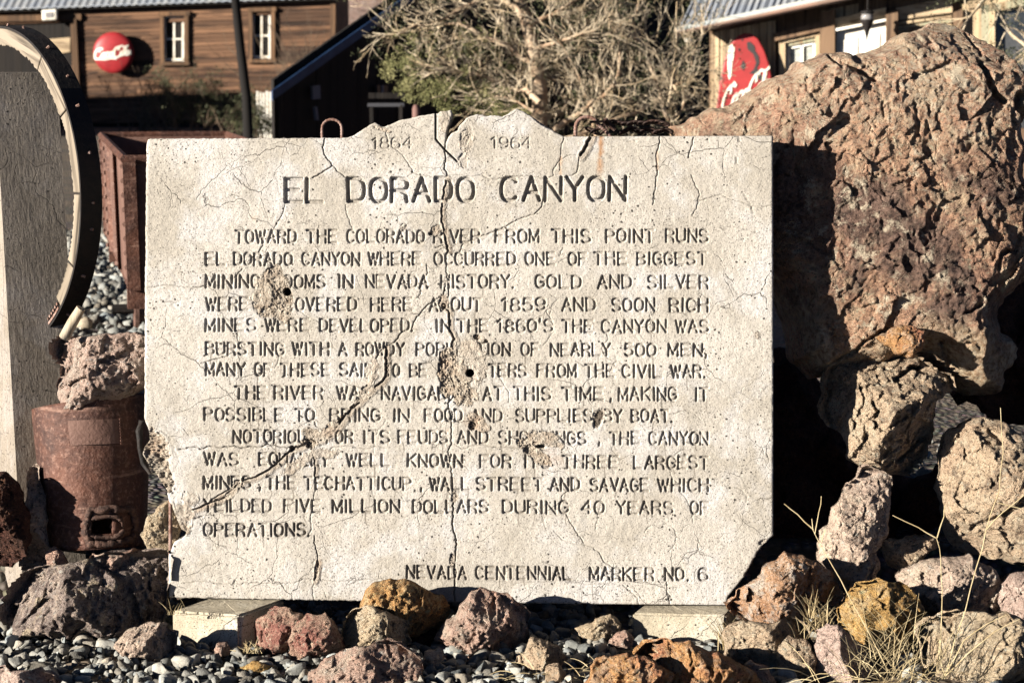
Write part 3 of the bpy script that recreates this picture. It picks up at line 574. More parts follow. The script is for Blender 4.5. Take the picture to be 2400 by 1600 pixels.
    def bar(name, pts, r, lab):
        P = [Vector(p) for p in pts]; out = []
        for a_, b_ in zip(P[:-1], P[1:]):
            n = max(1, int((b_-a_).length/.0022)); out += [a_.lerp(b_, i/n) for i in range(n)]
        out.append(P[-1]); rad = [r*(1.16 if i % 3 == 0 else .93) for i in range(len(out))]
        b = MB().tube(out, rad, 8).build(name, M['rebar'], root, smooth=True); tag(b, lab)
    bar('lifting_loop', [S3(752,340,.04), S3(751,300,.04)]+[S3(774.5-23*math.cos(a), 296-20*math.sin(a), .04) for a in np.linspace(0, math.pi, 14)]+[S3(798,300,.04), S3(798,340,.04)], .0034, 'small upright rusty bar loop')
    bar('lifting_loop', [S3(1349,340,.04), S3(1350,300,.04)]+[S3(1350+27*(1-math.cos(a)), 296-26*math.sin(a), .04) for a in np.linspace(.2, math.pi*.8, 12)]+[S3(1404,288,.045), S3(1420,300,.05), S3(1438,322,.05)], .0046, 'thick bent bar loop holding the chain')
    bar('reinforcing_rod', [S3(397,1160,.012), S3(398,1230,.01), S3(397,1300,.012)], .0042, 'vertical bar exposed at the broken corner')
    return root
SLAB = build_slab()

# ------------------------------------------------------------------ rocks
_ico = {}
def ico(level):
    if level not in _ico:
        bm = bmesh.new(); bmesh.ops.create_icosphere(bm, subdivisions=level, radius=1)
        V = np.array([v.co[:] for v in bm.verts]); F = np.array([[v.index for v in f.verts] for f in bm.faces]); bm.free(); _ico[level] = (V, F)
    return _ico[level]
GROUP = 'loose rocks piled around the marker'
def facetnoise(Q, ncell, r, step=.35):
    """broken faces: every cell is a small tilted plane, so ledges form where cells meet"""
    c = Q[r.integers(0, len(Q), ncell)]; g = r.normal(size=(ncell, 3)); o = r.normal(size=ncell)*step; out = np.zeros(len(Q)); cc = (c**2).sum(1)
    for i in range(0, len(Q), 40000):
        q = Q[i:i+40000]; k = (cc[None]-2*q@c.T).argmin(1); out[i:i+40000] = ((q-c[k])*g[k]).sum(1)+o[k]*.12
    return out
def rock(name, outline, d, thick, mat, label, seed, level=5, rough=1.0, facets=13, cat='rock', group=GROUP, strat=0, tilt=0, center=None, e=.72, mindepth=None, planes=(), grit=.0055, grow_=1.0):
    N, F = ico(level); r = np.random.default_rng(seed); pts = np.array(outline, float)
    if grow_ != 1: m_ = (pts.max(0)+pts.min(0))/2; pts = m_+(pts-m_)*grow_
    cx, cy = center if center else ((pts[:, 0].min()+pts[:, 0].max())/2, (pts[:, 1].min()+pts[:, 1].max())/2); k = d/FPX
    P2 = np.stack([(pts[:, 0]-cx)*k, (cy-pts[:, 1])*k], 1)
    dens = []
    for a, b in zip(P2, np.roll(P2, -1, 0)):
        for t in np.linspace(0, 1, 12, endpoint=False): dens.append(a+(b-a)*t)
    dens = np.array(dens); A = np.arctan2(dens[:, 1], dens[:, 0]); Rr = np.hypot(dens[:, 0], dens[:, 1]); nb = 128
    o_ = np.argsort(A); ang = np.linspace(-math.pi, math.pi, nb+1); Rb = np.interp(ang, np.concatenate([A[o_]-2*math.pi, A[o_], A[o_]+2*math.pi]), np.tile(Rr[o_], 3))
    size = Rr.mean()
    rho = np.hypot(N[:, 0], N[:, 1]); phi = np.arctan2(N[:, 1], N[:, 0]); cz = N[:, 2]
    Rf = lambda p: np.interp(p, ang, Rb)
    q = rho**e; P = np.stack([np.cos(phi)*q, np.sin(phi)*q, np.sign(cz)*np.abs(cz)**e], 1)
    for i in range(facets):          # broken planar faces
        n = r.normal(size=3); n[2] = abs(n[2])*.9+.15; n /= np.linalg.norm(n); off = r.uniform(.62, .9)
        s = P@n-off; P -= np.outer(np.clip(s, 0, None)*.97, n)
    pr = np.hypot(P[:, 0], P[:, 1]); pa_ = np.arctan2(P[:, 1], P[:, 0]); bi = ((pa_+math.pi)/(2*math.pi)*48).astype(int) % 48
    mx = np.zeros(48); np.maximum.at(mx, bi, pr); mx = (mx+np.roll(mx, 1)+np.roll(mx, -1))/3; mb = np.interp((pa_+math.pi)/(2*math.pi)*48, np.arange(-1, 50)+.5, np.concatenate([mx[-1:], mx, mx[:2]]))
    sc_ = Rf(pa_)/mb; P[:, 0] *= sc_; P[:, 1] *= sc_; P[:, 2] *= thick
    for pn, off in planes:
        pn = np.array(pn, float); sp = P@pn-off; P -= np.outer(np.clip(sp, 0, None)/(pn@pn), pn)
    Nn = N/np.linalg.norm(N, axis=1)[:, None]; s0 = 1/size; off = r.uniform(0, 100, 3)
    Q = P*s0*1.4+off
    Wp = np.stack([pnoise(Q*1.2+5), pnoise(Q*1.2+31), pnoise(Q*1.2+77)], 1)
    Qw = Q+Wp*.05+np.stack([pnoise(Q*9+3), pnoise(Q*9+9), pnoise(Q*9+15)], 1)*.07
    disp = .05*fbm(Q*1.1, 3)+.26*facetnoise(Qw, 26, r)+.17*facetnoise(Qw, 120, r)+.1*facetnoise(Qw, 700, r)
    Mt = P+off
    if strat: disp += strat*.05*np.tanh(3*pnoise(np.stack([Q[:, 0]*1.5, Q[:, 1]*1.5-Q[:, 0]*4, Q[:, 2]*5], 1)))
    lim = .3+.7*np.clip(np.abs(cz)/.5, 0, 1)      # keep the traced silhouette
    g8 = max(8, 1.3/size); fine_ = 0; am = 1.0; fq = g8
    while fq < 210: n_ = pnoise(Mt*fq+fq); fine_ = fine_+am*(n_ if fq > 60 else .6*n_+.6*(.35-np.abs(pnoise(Mt*fq*1.3+3*fq)))); am *= .62; fq *= 2.1
    mod = .55+.9*np.clip(pnoise(Mt*5+50)+.4, 0, 1)
    P = P+Nn*(disp*lim*size*rough+fine_*grit*1.7*mod*(.5+.5*lim))[:, None]
    c = C0+ray(cx, cy)*d; V = np.array(c)+P[:, 0:1]*np.array(cR)+P[:, 1:2]*np.array(cU)-P[:, 2:3]*np.array(cF)
    if mindepth:
        dd = (V-np.array(C0))@np.array(cF); pxx = V[:, 0]/dd*FPX+1200; fix = (dd < mindepth) & (pxx < 1822); V += np.where(fix, mindepth-dd, 0)[:, None]*np.array(cF)
    if tilt: V[:, 1] += (V[:, 2]-c.z)*tilt
    o = mobj(name, V, F, mat, smooth=False, origin=(c.x, c.y, V[:, 2].min())); return tag(o, label, cat, group)

def hrock(name, outline, d, T, mat, label, seed, cat='rock', group=GROUP, planes=None, step=.0028, R=None, rough=1.0, grow_=1.0, mindepth=None, grit=1.0, crevices=(), center=None, back=.9):
    """a broken stone: traced outline, its own depth and thickness, planar fracture faces, metric roughness"""
    r = np.random.default_rng(seed); rr = random.Random(seed); pts = np.array(outline, float); m_ = (pts.max(0)+pts.min(0))/2; pts = m_+(pts-m_)*grow_
    cx, cy = center if center else m_; k = d/FPX; P2 = [((x-cx)*k, (cy-y)*k) for x, y in pts]
    size = math.sqrt(np.prod(pts.max(0)-pts.min(0)))*k; lv = 3 if size < .15 else 4
    def frac(a, b, n, amp):
        if n == 0: return [a]
        L = math.hypot(b[0]-a[0], b[1]-a[1]); q = rr.gauss(0, amp)*L; mx = ((a[0]+b[0])/2-(b[1]-a[1])/max(L, 1e-6)*q, (a[1]+b[1])/2+(b[0]-a[0])/max(L, 1e-6)*q)
        return frac(a, mx, n-1, amp)+frac(mx, b, n-1, amp)
    ol = []
    for a, b in zip(P2, P2[1:]+P2[:1]): ol += frac(a, b, 3 if math.hypot(b[0]-a[0], b[1]-a[1]) > .012 else 1, .085)
    pa = np.array(ol); pb = np.roll(pa, -1, 0); ab = pb-pa; L2 = (ab**2).sum(1)+1e-12
    R = R or size*.42
    if planes is None:
        planes = []
        for i in range(9):
            a = r.uniform(0, 2*math.pi); sl = r.uniform(.25, 1.5); u = r.uniform(.0, .22)*size; planes.append(((math.cos(a)*sl, math.sin(a)*sl), T*r.uniform(.72, 1.0)+sl*u))
    def sheet(st, front):
        x0, y0 = pa.min(0)-st*1.5; x1, y1 = pa.max(0)+st*1.5; gx = np.arange(x0, x1, st); gy = np.arange(y0, y1, st); nx, ny = len(gx), len(gy); X, Y = np.meshgrid(gx, gy)
        inside = np.zeros((ny, nx), bool)
        for j, y in enumerate(gy):
            c = (pa[:, 1] > y) != (pb[:, 1] > y); xi = pa[c, 0]+(y-pa[c, 1])/(pb[c, 1]-pa[c, 1])*(pb[c, 0]-pa[c, 0]); inside[j] = (gx[:, None] > xi[None, :]).sum(1) % 2 == 1
        idx = np.arange(ny*nx).reshape(ny, nx); Q = np.stack([idx[:-1, :-1], idx[:-1, 1:], idx[1:, 1:], idx[1:, :-1]], -1).reshape(-1, 4); ins = inside.ravel(); Q = Q[ins[Q].sum(1) >= 2]
        ui = np.unique(Q); remap = -np.ones(ny*nx, int); remap[ui] = np.arange(len(ui)); Q = remap[Q]; px = np.stack([X.ravel()[ui], Y.ravel()[ui]], 1); ou = ~ins[ui]; t = np.full(len(ui), 1e9); near = np.zeros((len(ui), 2))
        for i in range(0, len(ui), 4000):
            p = px[i:i+4000]; tt = np.clip(((p[:, None]-pa[None])*ab[None]).sum(2)/L2, 0, 1); q = pa[None]+ab[None]*tt[..., None]; dd = ((q-p[:, None])**2).sum(2); kk = dd.argmin(1); t[i:i+4000] = np.sqrt(dd[np.arange(len(p)), kk]); near[i:i+4000] = q[np.arange(len(p)), kk]
        px[ou] = near[ou]; t[ou] = 0
        q = np.clip(t/R, 0, 1); h = T*np.sqrt(np.clip(1-(1-q)**2, 0, 1))
        if not front: return px, Q[:, ::-1], -h*back
        for (sx, sy), off in planes: h = np.minimum(h, np.maximum(off-sx*px[:, 0]-sy*px[:, 1], -T*.5))
        Z = np.stack([px[:, 0], px[:, 1], h], 1)+r.uniform(0, 50, 3); sc_ = 1/size
        Wz = Z+np.stack([pnoise(Z*30*1.0), pnoise(Z*30+9), pnoise(Z*30+21)], 1)*.006+np.stack([pnoise(Z*9), pnoise(Z*9+9), pnoise(Z*9+21)], 1)*.02*min(1, size*2)
        n1, n2, n3 = (60, 420, 2200) if size > .6 else (18, 90, 420)
        a1, a2, a3 = (.16, .26, .34)
        hh = a1*facetnoise(Wz, n1, r, .25*size)+a2*facetnoise(Wz, n2, r, .11*size)+a3*facetnoise(Wz, n3, r, .05*size)
        f = 0; am = .0042; fq = 18.
        while fq < 240: n_ = pnoise(Z*fq+fq); f = f+am*(n_*.7+(.3-np.abs(pnoise(Z*fq*1.4+7)))*.7); am *= .56; fq *= 1.9
        mod = .6+.9*np.clip(pnoise(Z*6+40)+.35, 0, 1); edge = np.clip(t/(.05*size+.004), 0, 1)
        h = h+(hh*rough+f*grit*mod)*edge
        for pl, wd, dp in crevices:
            Pl = [((x-cx)*k, (cy-y)*k) for x, y in pl]; Pj = []
            for a, b in zip(Pl[:-1], Pl[1:]): Pj += frac(a, b, 3, .1)
            Pj.append(Pl[-1])
            for a, b in zip(Pj[:-1], Pj[1:]):
                dx, dy = b[0]-a[0], b[1]-a[1]; tt = np.clip(((px[:, 0]-a[0])*dx+(px[:, 1]-a[1])*dy)/(dx*dx+dy*dy+1e-12), 0, 1); dd = np.hypot(px[:, 0]-a[0]-tt*dx, px[:, 1]-a[1]-tt*dy)
                h = np.where(dd < wd, np.minimum(h, h-0), h); cut = dp*np.clip(1-dd/wd, 0, 1)**.8; cr_[:] = np.maximum(cr_, cut) if len(cr_) == len(h) else cr_
                if len(cr_) != len(h): cr_.resize(len(h), refcheck=False); cr_[:] = cut
        if len(crevices): h = h-cr_
        return px, Q, h
    cr_ = np.zeros(0)
    A, QA, hA = sheet(step, True); B, QB, hB = sheet(step*4, False)
    X = np.concatenate([A, B]); H_ = np.concatenate([hA, hB]); F = np.concatenate([QA, QB+len(A)])
    c = C0+ray(cx, cy)*d; V = np.array(c)+X[:, 0:1]*np.array(cR)+X[:, 1:2]*np.array(cU)-H_[:, None]*np.array(cF)
    if mindepth:
        dd = (V-np.array(C0))@np.array(cF); pxx = V[:, 0]/dd*FPX+1200; fix = (dd < mindepth) & (pxx < 1822); V += np.where(fix, mindepth-dd, 0)[:, None]*np.array(cF)
    o = mobj(name, V, F, mat, smooth=False, origin=(c.x, c.y, V[:, 2].min())); return tag(o, label, cat, group)

BOULD = [(1560,302),(1615,277),(1690,258),(1740,225),(1800,187),(1850,155),(1880,148),(1917,131),(1953,128),(1989,136),(2050,117),(2086,92),(2139,79),(2180,60),(2221,64),(2259,82),(2297,102),(2323,122),(2366,158),(2394,182),(2396,250),(2380,330),(2382,420),(2402,507),(2410,600),(2400,660),(2358,691),(2326,725),(2330,775),(2374,812),(2368,844),(2338,874),(2334,917),(2259,928),(2200,892),(2150,850),(2000,870),(1892,890),(1850,850),(1810,700),(1700,520),(1600,400)]
hrock('boulder', BOULD, 5.35, .27, M['boulder'], 'huge reddish brown boulder towering behind the right side of the slab', 11, 'boulder', None, step=.0032, R=.12, center=(2110,480), mindepth=5.097, rough=.5, grit=.85,
    planes=[((-.05,.03),.262),((.09,.08),.258),((.32,.1),.30),((.06,.55),.385),((-.08,-.3),.345),((1.1,-.3),.53),((.3,1.4),.70),((-.5,.5),.50)],
    crevices=[([(1925,150),(1940,175),(1962,178),(1990,195),(2015,212)],.009,.03),([(2262,175),(2275,215),(2288,235),(2312,258)],.010,.035),([(2366,165),(2374,200),(2388,240)],.008,.03),([(2250,90),(2258,120),(2268,150)],.005,.015),([(2350,245),(2365,290),(2385,330)],.014,.05),([(1980,130),(1990,160)],.004,.01),
              ([(2030,420),(2080,432),(2110,425)],.003,.008),([(2215,735),(2250,718)],.005,.02),([(2290,640),(2330,600),(2345,560)],.006,.02),([(1900,860),(1950,830),(1990,800),(2040,770)],.006,.02),([(2165,800),(2185,830),(2200,860)],.008,.03),([(2100,265),(2105,300),(2112,330)],.003,.008),([(2030,262),(2033,300)],.003,.007)])
hrock('boulder', [(1926,955),(1935,890),(1960,845),(2010,812),(2060,830),(2110,826),(2165,838),(2232,880),(2240,915),(2190,940),(2185,990),(2170,1070),(2150,1100),(2080,1108),(2020,1092),(1985,1035),(1945,995)], 5.14, .14, M['tan'], 'craggy tan boulder wedged just beneath the huge reddish boulder', 12, 'boulder', None, grow_=1.02, grit=1.3, mindepth=5.097, crevices=[([(2095,890),(2130,870),(2160,862)],.008,.03),([(2030,910),(2050,960),(2040,1000)],.006,.02),([(1990,870),(2020,850)],.005,.02),([(2100,1080),(2140,1060)],.006,.02)])
rock('boulder', [(1640,860),(1850,850),(1930,900),(2010,1020),(2110,1090),(2180,1200),(2160,1330),(1960,1400),(1650,1420)], 5.62, .2, M['shadered'], 'dark reddish boulder in the shade right of the slab', 13, 5, .9, 8, 'boulder', None)
hrock('boulder', [(2205,1045),(2222,1005),(2262,985),(2300,976),(2345,985),(2385,1015),(2420,1060),(2470,1150),(2460,1290),(2400,1326),(2320,1310),(2250,1292),(2212,1245),(2206,1180),(2202,1110)], 5.15, .17, M['tan'], 'rounded tan boulder at the right edge below the dark gap', 14, 'boulder', None, R=.1, rough=.8, crevices=[([(2310,1010),(2325,1020)],.008,.02),([(2330,1195),(2360,1170),(2385,1160)],.012,.03),([(2270,1235),(2310,1205)],.009,.015)])
rock('boulder', [(2280,640),(2420,600),(2520,620),(2580,880),(2500,1010),(2330,1010),(2240,920)], 6.1, .25, M['shadered'], 'added dark boulder filling the gap with shade at the far right edge', 15, 5, .8, 8, 'boulder', None)  # boulder added only to fill this gap with dark
R1 = [
 # outline, depth, thickness, material, label, level, rough
 ([(2052,790),(2090,768),(2140,765),(2168,775),(2160,815),(2135,840),(2095,828),(2062,800)],5.07,.07,'orange','small orange rock pinched under the huge boulder',5,.7),
 ([(2022,1096),(2060,1104),(2092,1122),(2086,1180),(2078,1230),(2070,1262),(2052,1290),(2060,1330),(2040,1372),(2000,1392),(1955,1345),(1915,1292),(1922,1240),(1948,1200),(1985,1135)],5.05,.09,'grey','tall narrow grey rock standing upright between boulder and slab',6,.8),
 ([(2058,1278),(2085,1262),(2140,1256),(2195,1262),(2204,1282),(2160,1312),(2112,1342),(2082,1326)],5.08,.06,'tan','small flat pale rock right of the upright grey rock',5,.8),
 ([(2100,1350),(2150,1320),(2210,1305),(2270,1298),(2315,1325),(2352,1380),(2350,1445),(2280,1452),(2180,1440),(2120,1400)],4.98,.12,'grey','broad flat grey rock below the rounded tan boulder',5,.7),
 ([(2335,1370),(2370,1345),(2420,1335),(2460,1400),(2430,1460),(2350,1450)],4.95,.1,'mauve','dark cracked rock cut by the right edge',5,.9),
 ([(2156,1490),(2190,1450),(2250,1432),(2310,1436),(2400,1455),(2490,1500),(2480,1640),(2250,1660),(2175,1580)],4.68,.14,'cream','large pale rock in the bottom right corner',6,.7),
 ([(1966,1425),(1998,1382),(2058,1358),(2112,1366),(2150,1398),(2168,1440),(2150,1500),(2090,1545),(2020,1520),(1972,1470)],4.82,.11,'ochre','bright yellow ochre rock with dry grass in front',6,.85),
 ([(1914,1478),(1938,1462),(1975,1470),(2018,1508),(2046,1560),(2040,1625),(1915,1630),(1908,1550)],4.66,.08,'mauve','smooth mauve wedge rock at the bottom',5,.45),
 ([(1703,1415),(1745,1372),(1790,1325),(1838,1292),(1895,1312),(1945,1338),(1976,1398),(1962,1416),(1915,1405),(1905,1440),(1850,1456),(1790,1462),(1730,1448)],4.92,.09,'quartz','brown rock with white quartz patches leaning on the broken slab corner',6,.9),
 ([(1700,1472),(1760,1456),(1850,1446),(1892,1468),(1916,1530),(1900,1590),(1820,1600),(1750,1590),(1700,1540)],4.75,.09,'tan','cream and tan rock below the quartz rock',5,.8),
 ([(1828,1512),(1850,1490),(1890,1500),(1915,1545),(1905,1600),(1850,1612),(1825,1570)],4.66,.06,'tan','small rough tan rock left of the mauve wedge rock',5,.9),
 ([(1490,1535),(1510,1512),(1560,1498),(1620,1502),(1680,1525),(1740,1560),(1790,1620),(1760,1680),(1500,1680)],4.55,.12,'orange','big orange rock at the bottom right of the footing block',6,.9),
 ([(1370,1610),(1385,1560),(1420,1535),(1470,1530),(1530,1545),(1580,1580),(1600,1680),(1380,1680)],4.48,.08,'orange','pinkish orange rock at the bottom centre',5,1.0),
 ([(846,1430),(858,1385),(880,1364),(930,1360),(965,1362),(1000,1382),(1040,1400),(1052,1440),(1030,1480),(960,1490),(880,1465)],4.9,.07,'brown','yellow brown rock topping the central pile against the slab',6,1.1),
 ([(803,1465),(825,1432),(860,1418),(905,1432),(955,1455),(960,1510),(890,1530),(812,1510)],4.82,.07,'cream','cream rock under the yellow brown one',5,1.0),
 ([(1021,1500),(1050,1450),(1080,1415),(1100,1390),(1126,1376),(1165,1390),(1205,1406),(1242,1440),(1238,1485),(1215,1545),(1160,1570),(1100,1560),(1060,1515)],4.88,.09,'pink','pink pointed rock standing at the slab foot centre',6,1.0),
 ([(715,1640),(725,1580),(760,1545),(810,1522),(875,1508),(935,1510),(978,1540),(990,1600),(985,1660),(720,1670)],4.62,.1,'pink','wide pink rock at the bottom centre left',6,.9),
 ([(600,1510),(603,1450),(635,1425),(680,1425),(718,1445),(725,1500),(690,1545),(640,1550)],4.86,.07,'red','pink and dark red rock beside the left footing block',6,1.0),
 ([(676,1500),(690,1465),(720,1438),(762,1435),(790,1468),(806,1512),(790,1552),(740,1562),(690,1555)],4.8,.07,'red','dark red rock right of its pink and red neighbour',6,1.0),
 ([(2,1432),(25,1375),(55,1342),(110,1326),(200,1312),(290,1300),(385,1292),(396,1340),(385,1410),(372,1462),(300,1490),(180,1500),(60,1500),(18,1468)],4.99,.13,'basalt','long dark volcanic rock lying left of the slab',6,.9),
 ([(268,1515),(300,1475),(345,1458),(385,1458),(412,1482),(408,1550),(365,1562),(310,1545)],4.78,.06,'grey','small grey brown rock in front of the long dark one',5,1.0),
 ([(118,800),(145,788),(200,790),(262,784),(335,786),(362,800),(362,900),(310,925),(272,940),(240,955),(155,960),(134,900),(144,870),(122,840)],5.12,.13,'palepink','pale pink pitted rock sitting on the rusty drum',6,1.0),
 ([(330,1252),(345,1212),(372,1185),(400,1170),(420,1200),(420,1280),(392,1308),(348,1292)],5.08,.05,'cream','cream rock chunk tucked behind the broken lower left corner',5,.8),
 ([(-60,1125),(-30,1105),(20,1112),(50,1150),(68,1200),(72,1250),(60,1300),(20,1330),(-60,1330)],5.03,.07,'shadered','red brown rock at the left edge, coloured dark for shade',5,.9),
 ([(100,1345),(110,1292),(125,1280),(145,1290),(160,1320),(158,1350)],5.06,.04,'pink','small pointed rock behind the long dark rock',4,.9),
 ([(45,1330),(58,1180),(66,1100),(80,1090),(94,1098),(108,1180),(125,1330)],5.1,.05,'grey','narrow grey rock standing at the foot of the concrete post',5,.7),
 ([(205,1320),(215,1298),(260,1290),(330,1288),(345,1310),(330,1345),(220,1345)],5.06,.07,'pink','low pink rock under the rusty drum',4,.9),
 ([(1335,1480),(1350,1470),(1395,1448),(1430,1438),(1455,1460),(1450,1485),(1418,1498),(1350,1492)],4.93,.05,'cream','flat cream rock in the shade left of the right footing block',5,.9),
 ([(1425,1512),(1440,1485),(1465,1475),(1482,1490),(1478,1520),(1440,1525)],4.85,.035,'pink','small pink rock against the left side of the right footing block',4,.9),
 ([(1205,1570),(1225,1530),(1250,1492),(1275,1500),(1310,1512),(1330,1545),(1290,1575),(1240,1590)],4.72,.05,'tan','knobbly tan rock below the pink pointed rock',5,1.1),
 ([(1265,1600),(1280,1560),(1310,1553),(1325,1575),(1320,1620),(1270,1625)],4.62,.035,'tan','small tan rock at the bottom edge left of the orange rocks',4,.9),
 ([(985,1560),(995,1525),(1030,1515),(1040,1545),(1025,1570)],4.7,.03,'grey','small dark grey rock right of the wide pink rock',4,1.0),
 ([(498,1525),(508,1507),(530,1503),(540,1518),(535,1535),(505,1538)],4.82,.025,'pink','little pink stone in front of the left footing block',4,.8),
 ([(-30,1600),(10,1560),(90,1565),(140,1600),(120,1660),(-20,1660)],4.56,.06,'mauve','half buried brown rock in the bottom left corner',5,.7),
 ([(560,1562),(590,1548),(640,1560),(650,1575),(600,1580)],4.7,.02,'ochre','thin orange stone lying on the grey gravel',4,.7),
 ([(930,1500),(950,1460),(1000,1455),(1030,1480),(1020,1530),(960,1535)],4.94,.06,'shadered','shaded dark rock between the pink pointed and yellow brown rocks',4,.9),
 ([(2130,1130),(2200,1080),(2240,1120),(2230,1240),(2150,1260),(2100,1200)],5.5,.1,'shadered','shaded rock behind the tall upright grey rock',4,.9),
 ([(1735,1560),(1760,1545),(1800,1560),(1820,1600),(1760,1625)],4.6,.04,'pink','small pink rock right of the big orange rock',4,.9),
 ([(2120,1450),(2145,1425),(2165,1440),(2175,1480),(2140,1500)],4.85,.035,'mauve','little shaded stone behind the ochre rock',4,.8),
]
for i, (ol, d, th, mt, lab, lv, rg) in enumerate(R1):
    hrock('rock', ol, d, th, M[mt], lab, 40+i*3, grow_=1.03, rough=min(1.0, rg), grit=rg, step=.0026 if lv > 5 else .0023)

# ------------------------------------------------------------------ footing blocks
def block(top, bot, label, cracks=False):
    zt = top[0][2]; T = [hitz(x, y, z) for x, y, z in top]; B = [Vector((t.x, t.y, -.03)) for t in T]
    bm = bmesh.new(); vt = [bm.verts.new(v) for v in T]; vb = [bm.verts.new(v) for v in B]; bm.faces.new(vt); bm.faces.new(vb[::-1])
    for i in range(4): bm.faces.new((vt[i], vb[i], vb[(i+1) % 4], vt[(i+1) % 4]))
    bmesh.ops.recalc_face_normals(bm, faces=bm.faces); bmesh.ops.bevel(bm, geom=bm.edges[:], offset=.005, segments=2, affect='EDGES')
    bmesh.ops.triangulate(bm, faces=bm.faces); 
    for _ in range(5): bmesh.ops.subdivide_edges(bm, edges=[e for e in bm.edges if e.calc_length() > .008], cuts=1)
    V = np.array([v.co[:] for v in bm.verts]); F = [[v.index for v in f.verts] for f in bm.faces]
    V += (fbm(V*45, 3)*.002)[:, None]*np.array([.5, -.6, .6])
    if cracks:
        fr = V[:, 1] < (V[:, 1].min()+.04); sx = pnoise(np.stack([V[:, 0]*70, V[:, 2]*9, V[:, 1]*0], 1)); V[:, 1] += np.where(fr, np.clip(-sx-.15, 0, 1)*.012, 0)
    o = mobj('concrete_block', V, F, M['block'], smooth=False, origin=(V[:, 0].mean(), V[:, 1].mean(), 0)); bm.free()
    return tag(o, label, 'concrete block', 'footing blocks under the marker slab')
block([(402,1431,.083),(561,1441,.083),(667,1403,.083),(510,1394,.083)], 0, 'pale concrete footing block under the left end with grooved front', True)
block([(1482,1436,.068),(1701,1441,.068),(1735,1408,.068),(1522,1405,.068)], 0, 'smooth pale concrete footing block under the right end of the slab')

# ------------------------------------------------------------------ concrete post
def post():
    a = math.radians(28); r = Vector((math.cos(a), math.sin(a), 0)); l = Vector((-math.sin(a), math.cos(a), 0))
    P0 = W(52, 1330, 5.14); P0.z = 0; P1 = W(-16, 170, 5.27); n = 60; V = []; F = []; m = 14
    loop = [(i/m, 0) for i in range(m)]+[(1, i/m) for i in range(m)]+[(1-i/m, 1) for i in range(m)]+[(0, 1-i/m) for i in range(m)]
    L = len(loop)
    for j in range(n+1):
        p = P0.lerp(P1, j/n)
        for u, v in loop:
            u2 = min(max(u, .02), .98); v2 = min(max(v, .02), .98); V.append(p+r*(.165*u2)+l*(.17*v2)) if j < n+1 else None
    for j in range(n):
        for k in range(L): F.append((j*L+k, j*L+(k+1) % L, (j+1)*L+(k+1) % L, (j+1)*L+k))
    F.append(tuple(n*L+k for k in range(L)))
    V = np.array([v[:] for v in V]); dn = fbm(V*9, 2)*.0008; V[:, 1] -= dn
    tag(mobj('concrete_post', V, F, M['post'], smooth=False, origin=P0), 'tall square board marked concrete post at the left edge', 'post')
post()

# ------------------------------------------------------------------ wheel rim
def wheel():
    u = Vector((.645, -.764, 0)); ax = Vector((.764, .645, 0)); cz = Vector((0, 0, 1)); ctr = W(7, 440, 5.4); Ro = .405
    root = empty('wheel_rim', ctr-cz*Ro, 'old wooden wheel rim with black iron tyre leaning by the post', 'wheel')
    def P(a, r, t): return ctr+u*(r*math.cos(a))+cz*(r*math.sin(a))+ax*t
    def arc(a0, a1, r0, r1, t0, t1, n, name, mat, lab=None, nz=0, seed=0):
        rr = random.Random(seed); fl = []; V = []; F = []
        for i in range(n+1):
            a = math.radians(a0+(a1-a0)*i/n); j = [rr.uniform(-nz, nz) for _ in range(4)]
            V += [P(a, r0+j[0], t0), P(a, r1, t0), P(a, r1, t1), P(a, r0+j[0], t1)]
        for i in range(n):
            for k in range(4): F.append((i*4+k, i*4+(k+1) % 4, i*4+4+(k+1) % 4, i*4+4+k))
        F += [(0, 3, 2, 1), (n*4, n*4+1, n*4+2, n*4+3)]
        o = mobj(name, V, F, mat, root); 
        if nz: 
            bv = o.modifiers.new('bevel', 'BEVEL'); bv.width = .0015; bv.segments = 1; bv.limit_method = 'ANGLE'
        return tag(o, lab)
    arc(-62, 250, Ro-.006, Ro, -.002, .055, 90, 'iron_tyre', M['iron'])
    arc(-52, 245, Ro-.02, Ro-.0065, .013, .05, 70, 'inner_band', M['iron'])
    for a0, a1, w_, s in [(121,91.6,.042,1),(91,56,.042,2),(55.4,31,.041,3),(30.3,0.8,.036,4),(0,-26,.033,5),(-26.8,-44,.03,6)]:
        am = math.radians((a0+a1)/2); tg = (u*-math.sin(am)+cz*math.cos(am)).normalized(); eu = tg.rotation_difference(Vector((0, 0, 1))).to_euler()
        fm = wood_mat('grey_felloe_wood', (.4,.33,.25), (.27,.22,.16), (.04,.03,.02), 2, .25, 1.7, rot=eu)
        arc(a0, a1, Ro-.006-w_, Ro-.0065, -.001, .012, 40, 'felloe', fm, nz=.0028, seed=s)
    for a in (-47, -30, -12, -1, 16, 33, 44, 61, 79, 90, 112):
        q = math.radians(a+random.uniform(-2, 2)); o = MB().tube([P(q, Ro-.002, .028+random.uniform(-.006, .006)), P(q, Ro+.005, .03)], .0035, 5).build('bolt', M['rebar'], root)
    arc(-45, -66, Ro-.012, Ro-.006, -.004, -.001, 16, 'toothed_edge', M['rebar'])
    for k in range(11):
        q = math.radians(-45-k*1.9); MB().tube([P(q, Ro-.02, -.004), P(q, Ro-.02, .006)], .004, 6).build('rivet', M['rebar'], root)
    MB().tube([W(190,722,5.06), W(172,752,5.07), W(150,792,5.08)], [.011,.013,.013], 10).build('loose_bar', M['felloe'], root, smooth=True)
    # bracket that holds the rim to the post (inside the rim, beyond the frame)
    MB().tube([P(math.pi, Ro-.03, .03), ctr+Vector((-.12, .1, .02)), W(-30, 430, 5.34)], .012, 8).build('bracket', M['iron'], root)
wheel()

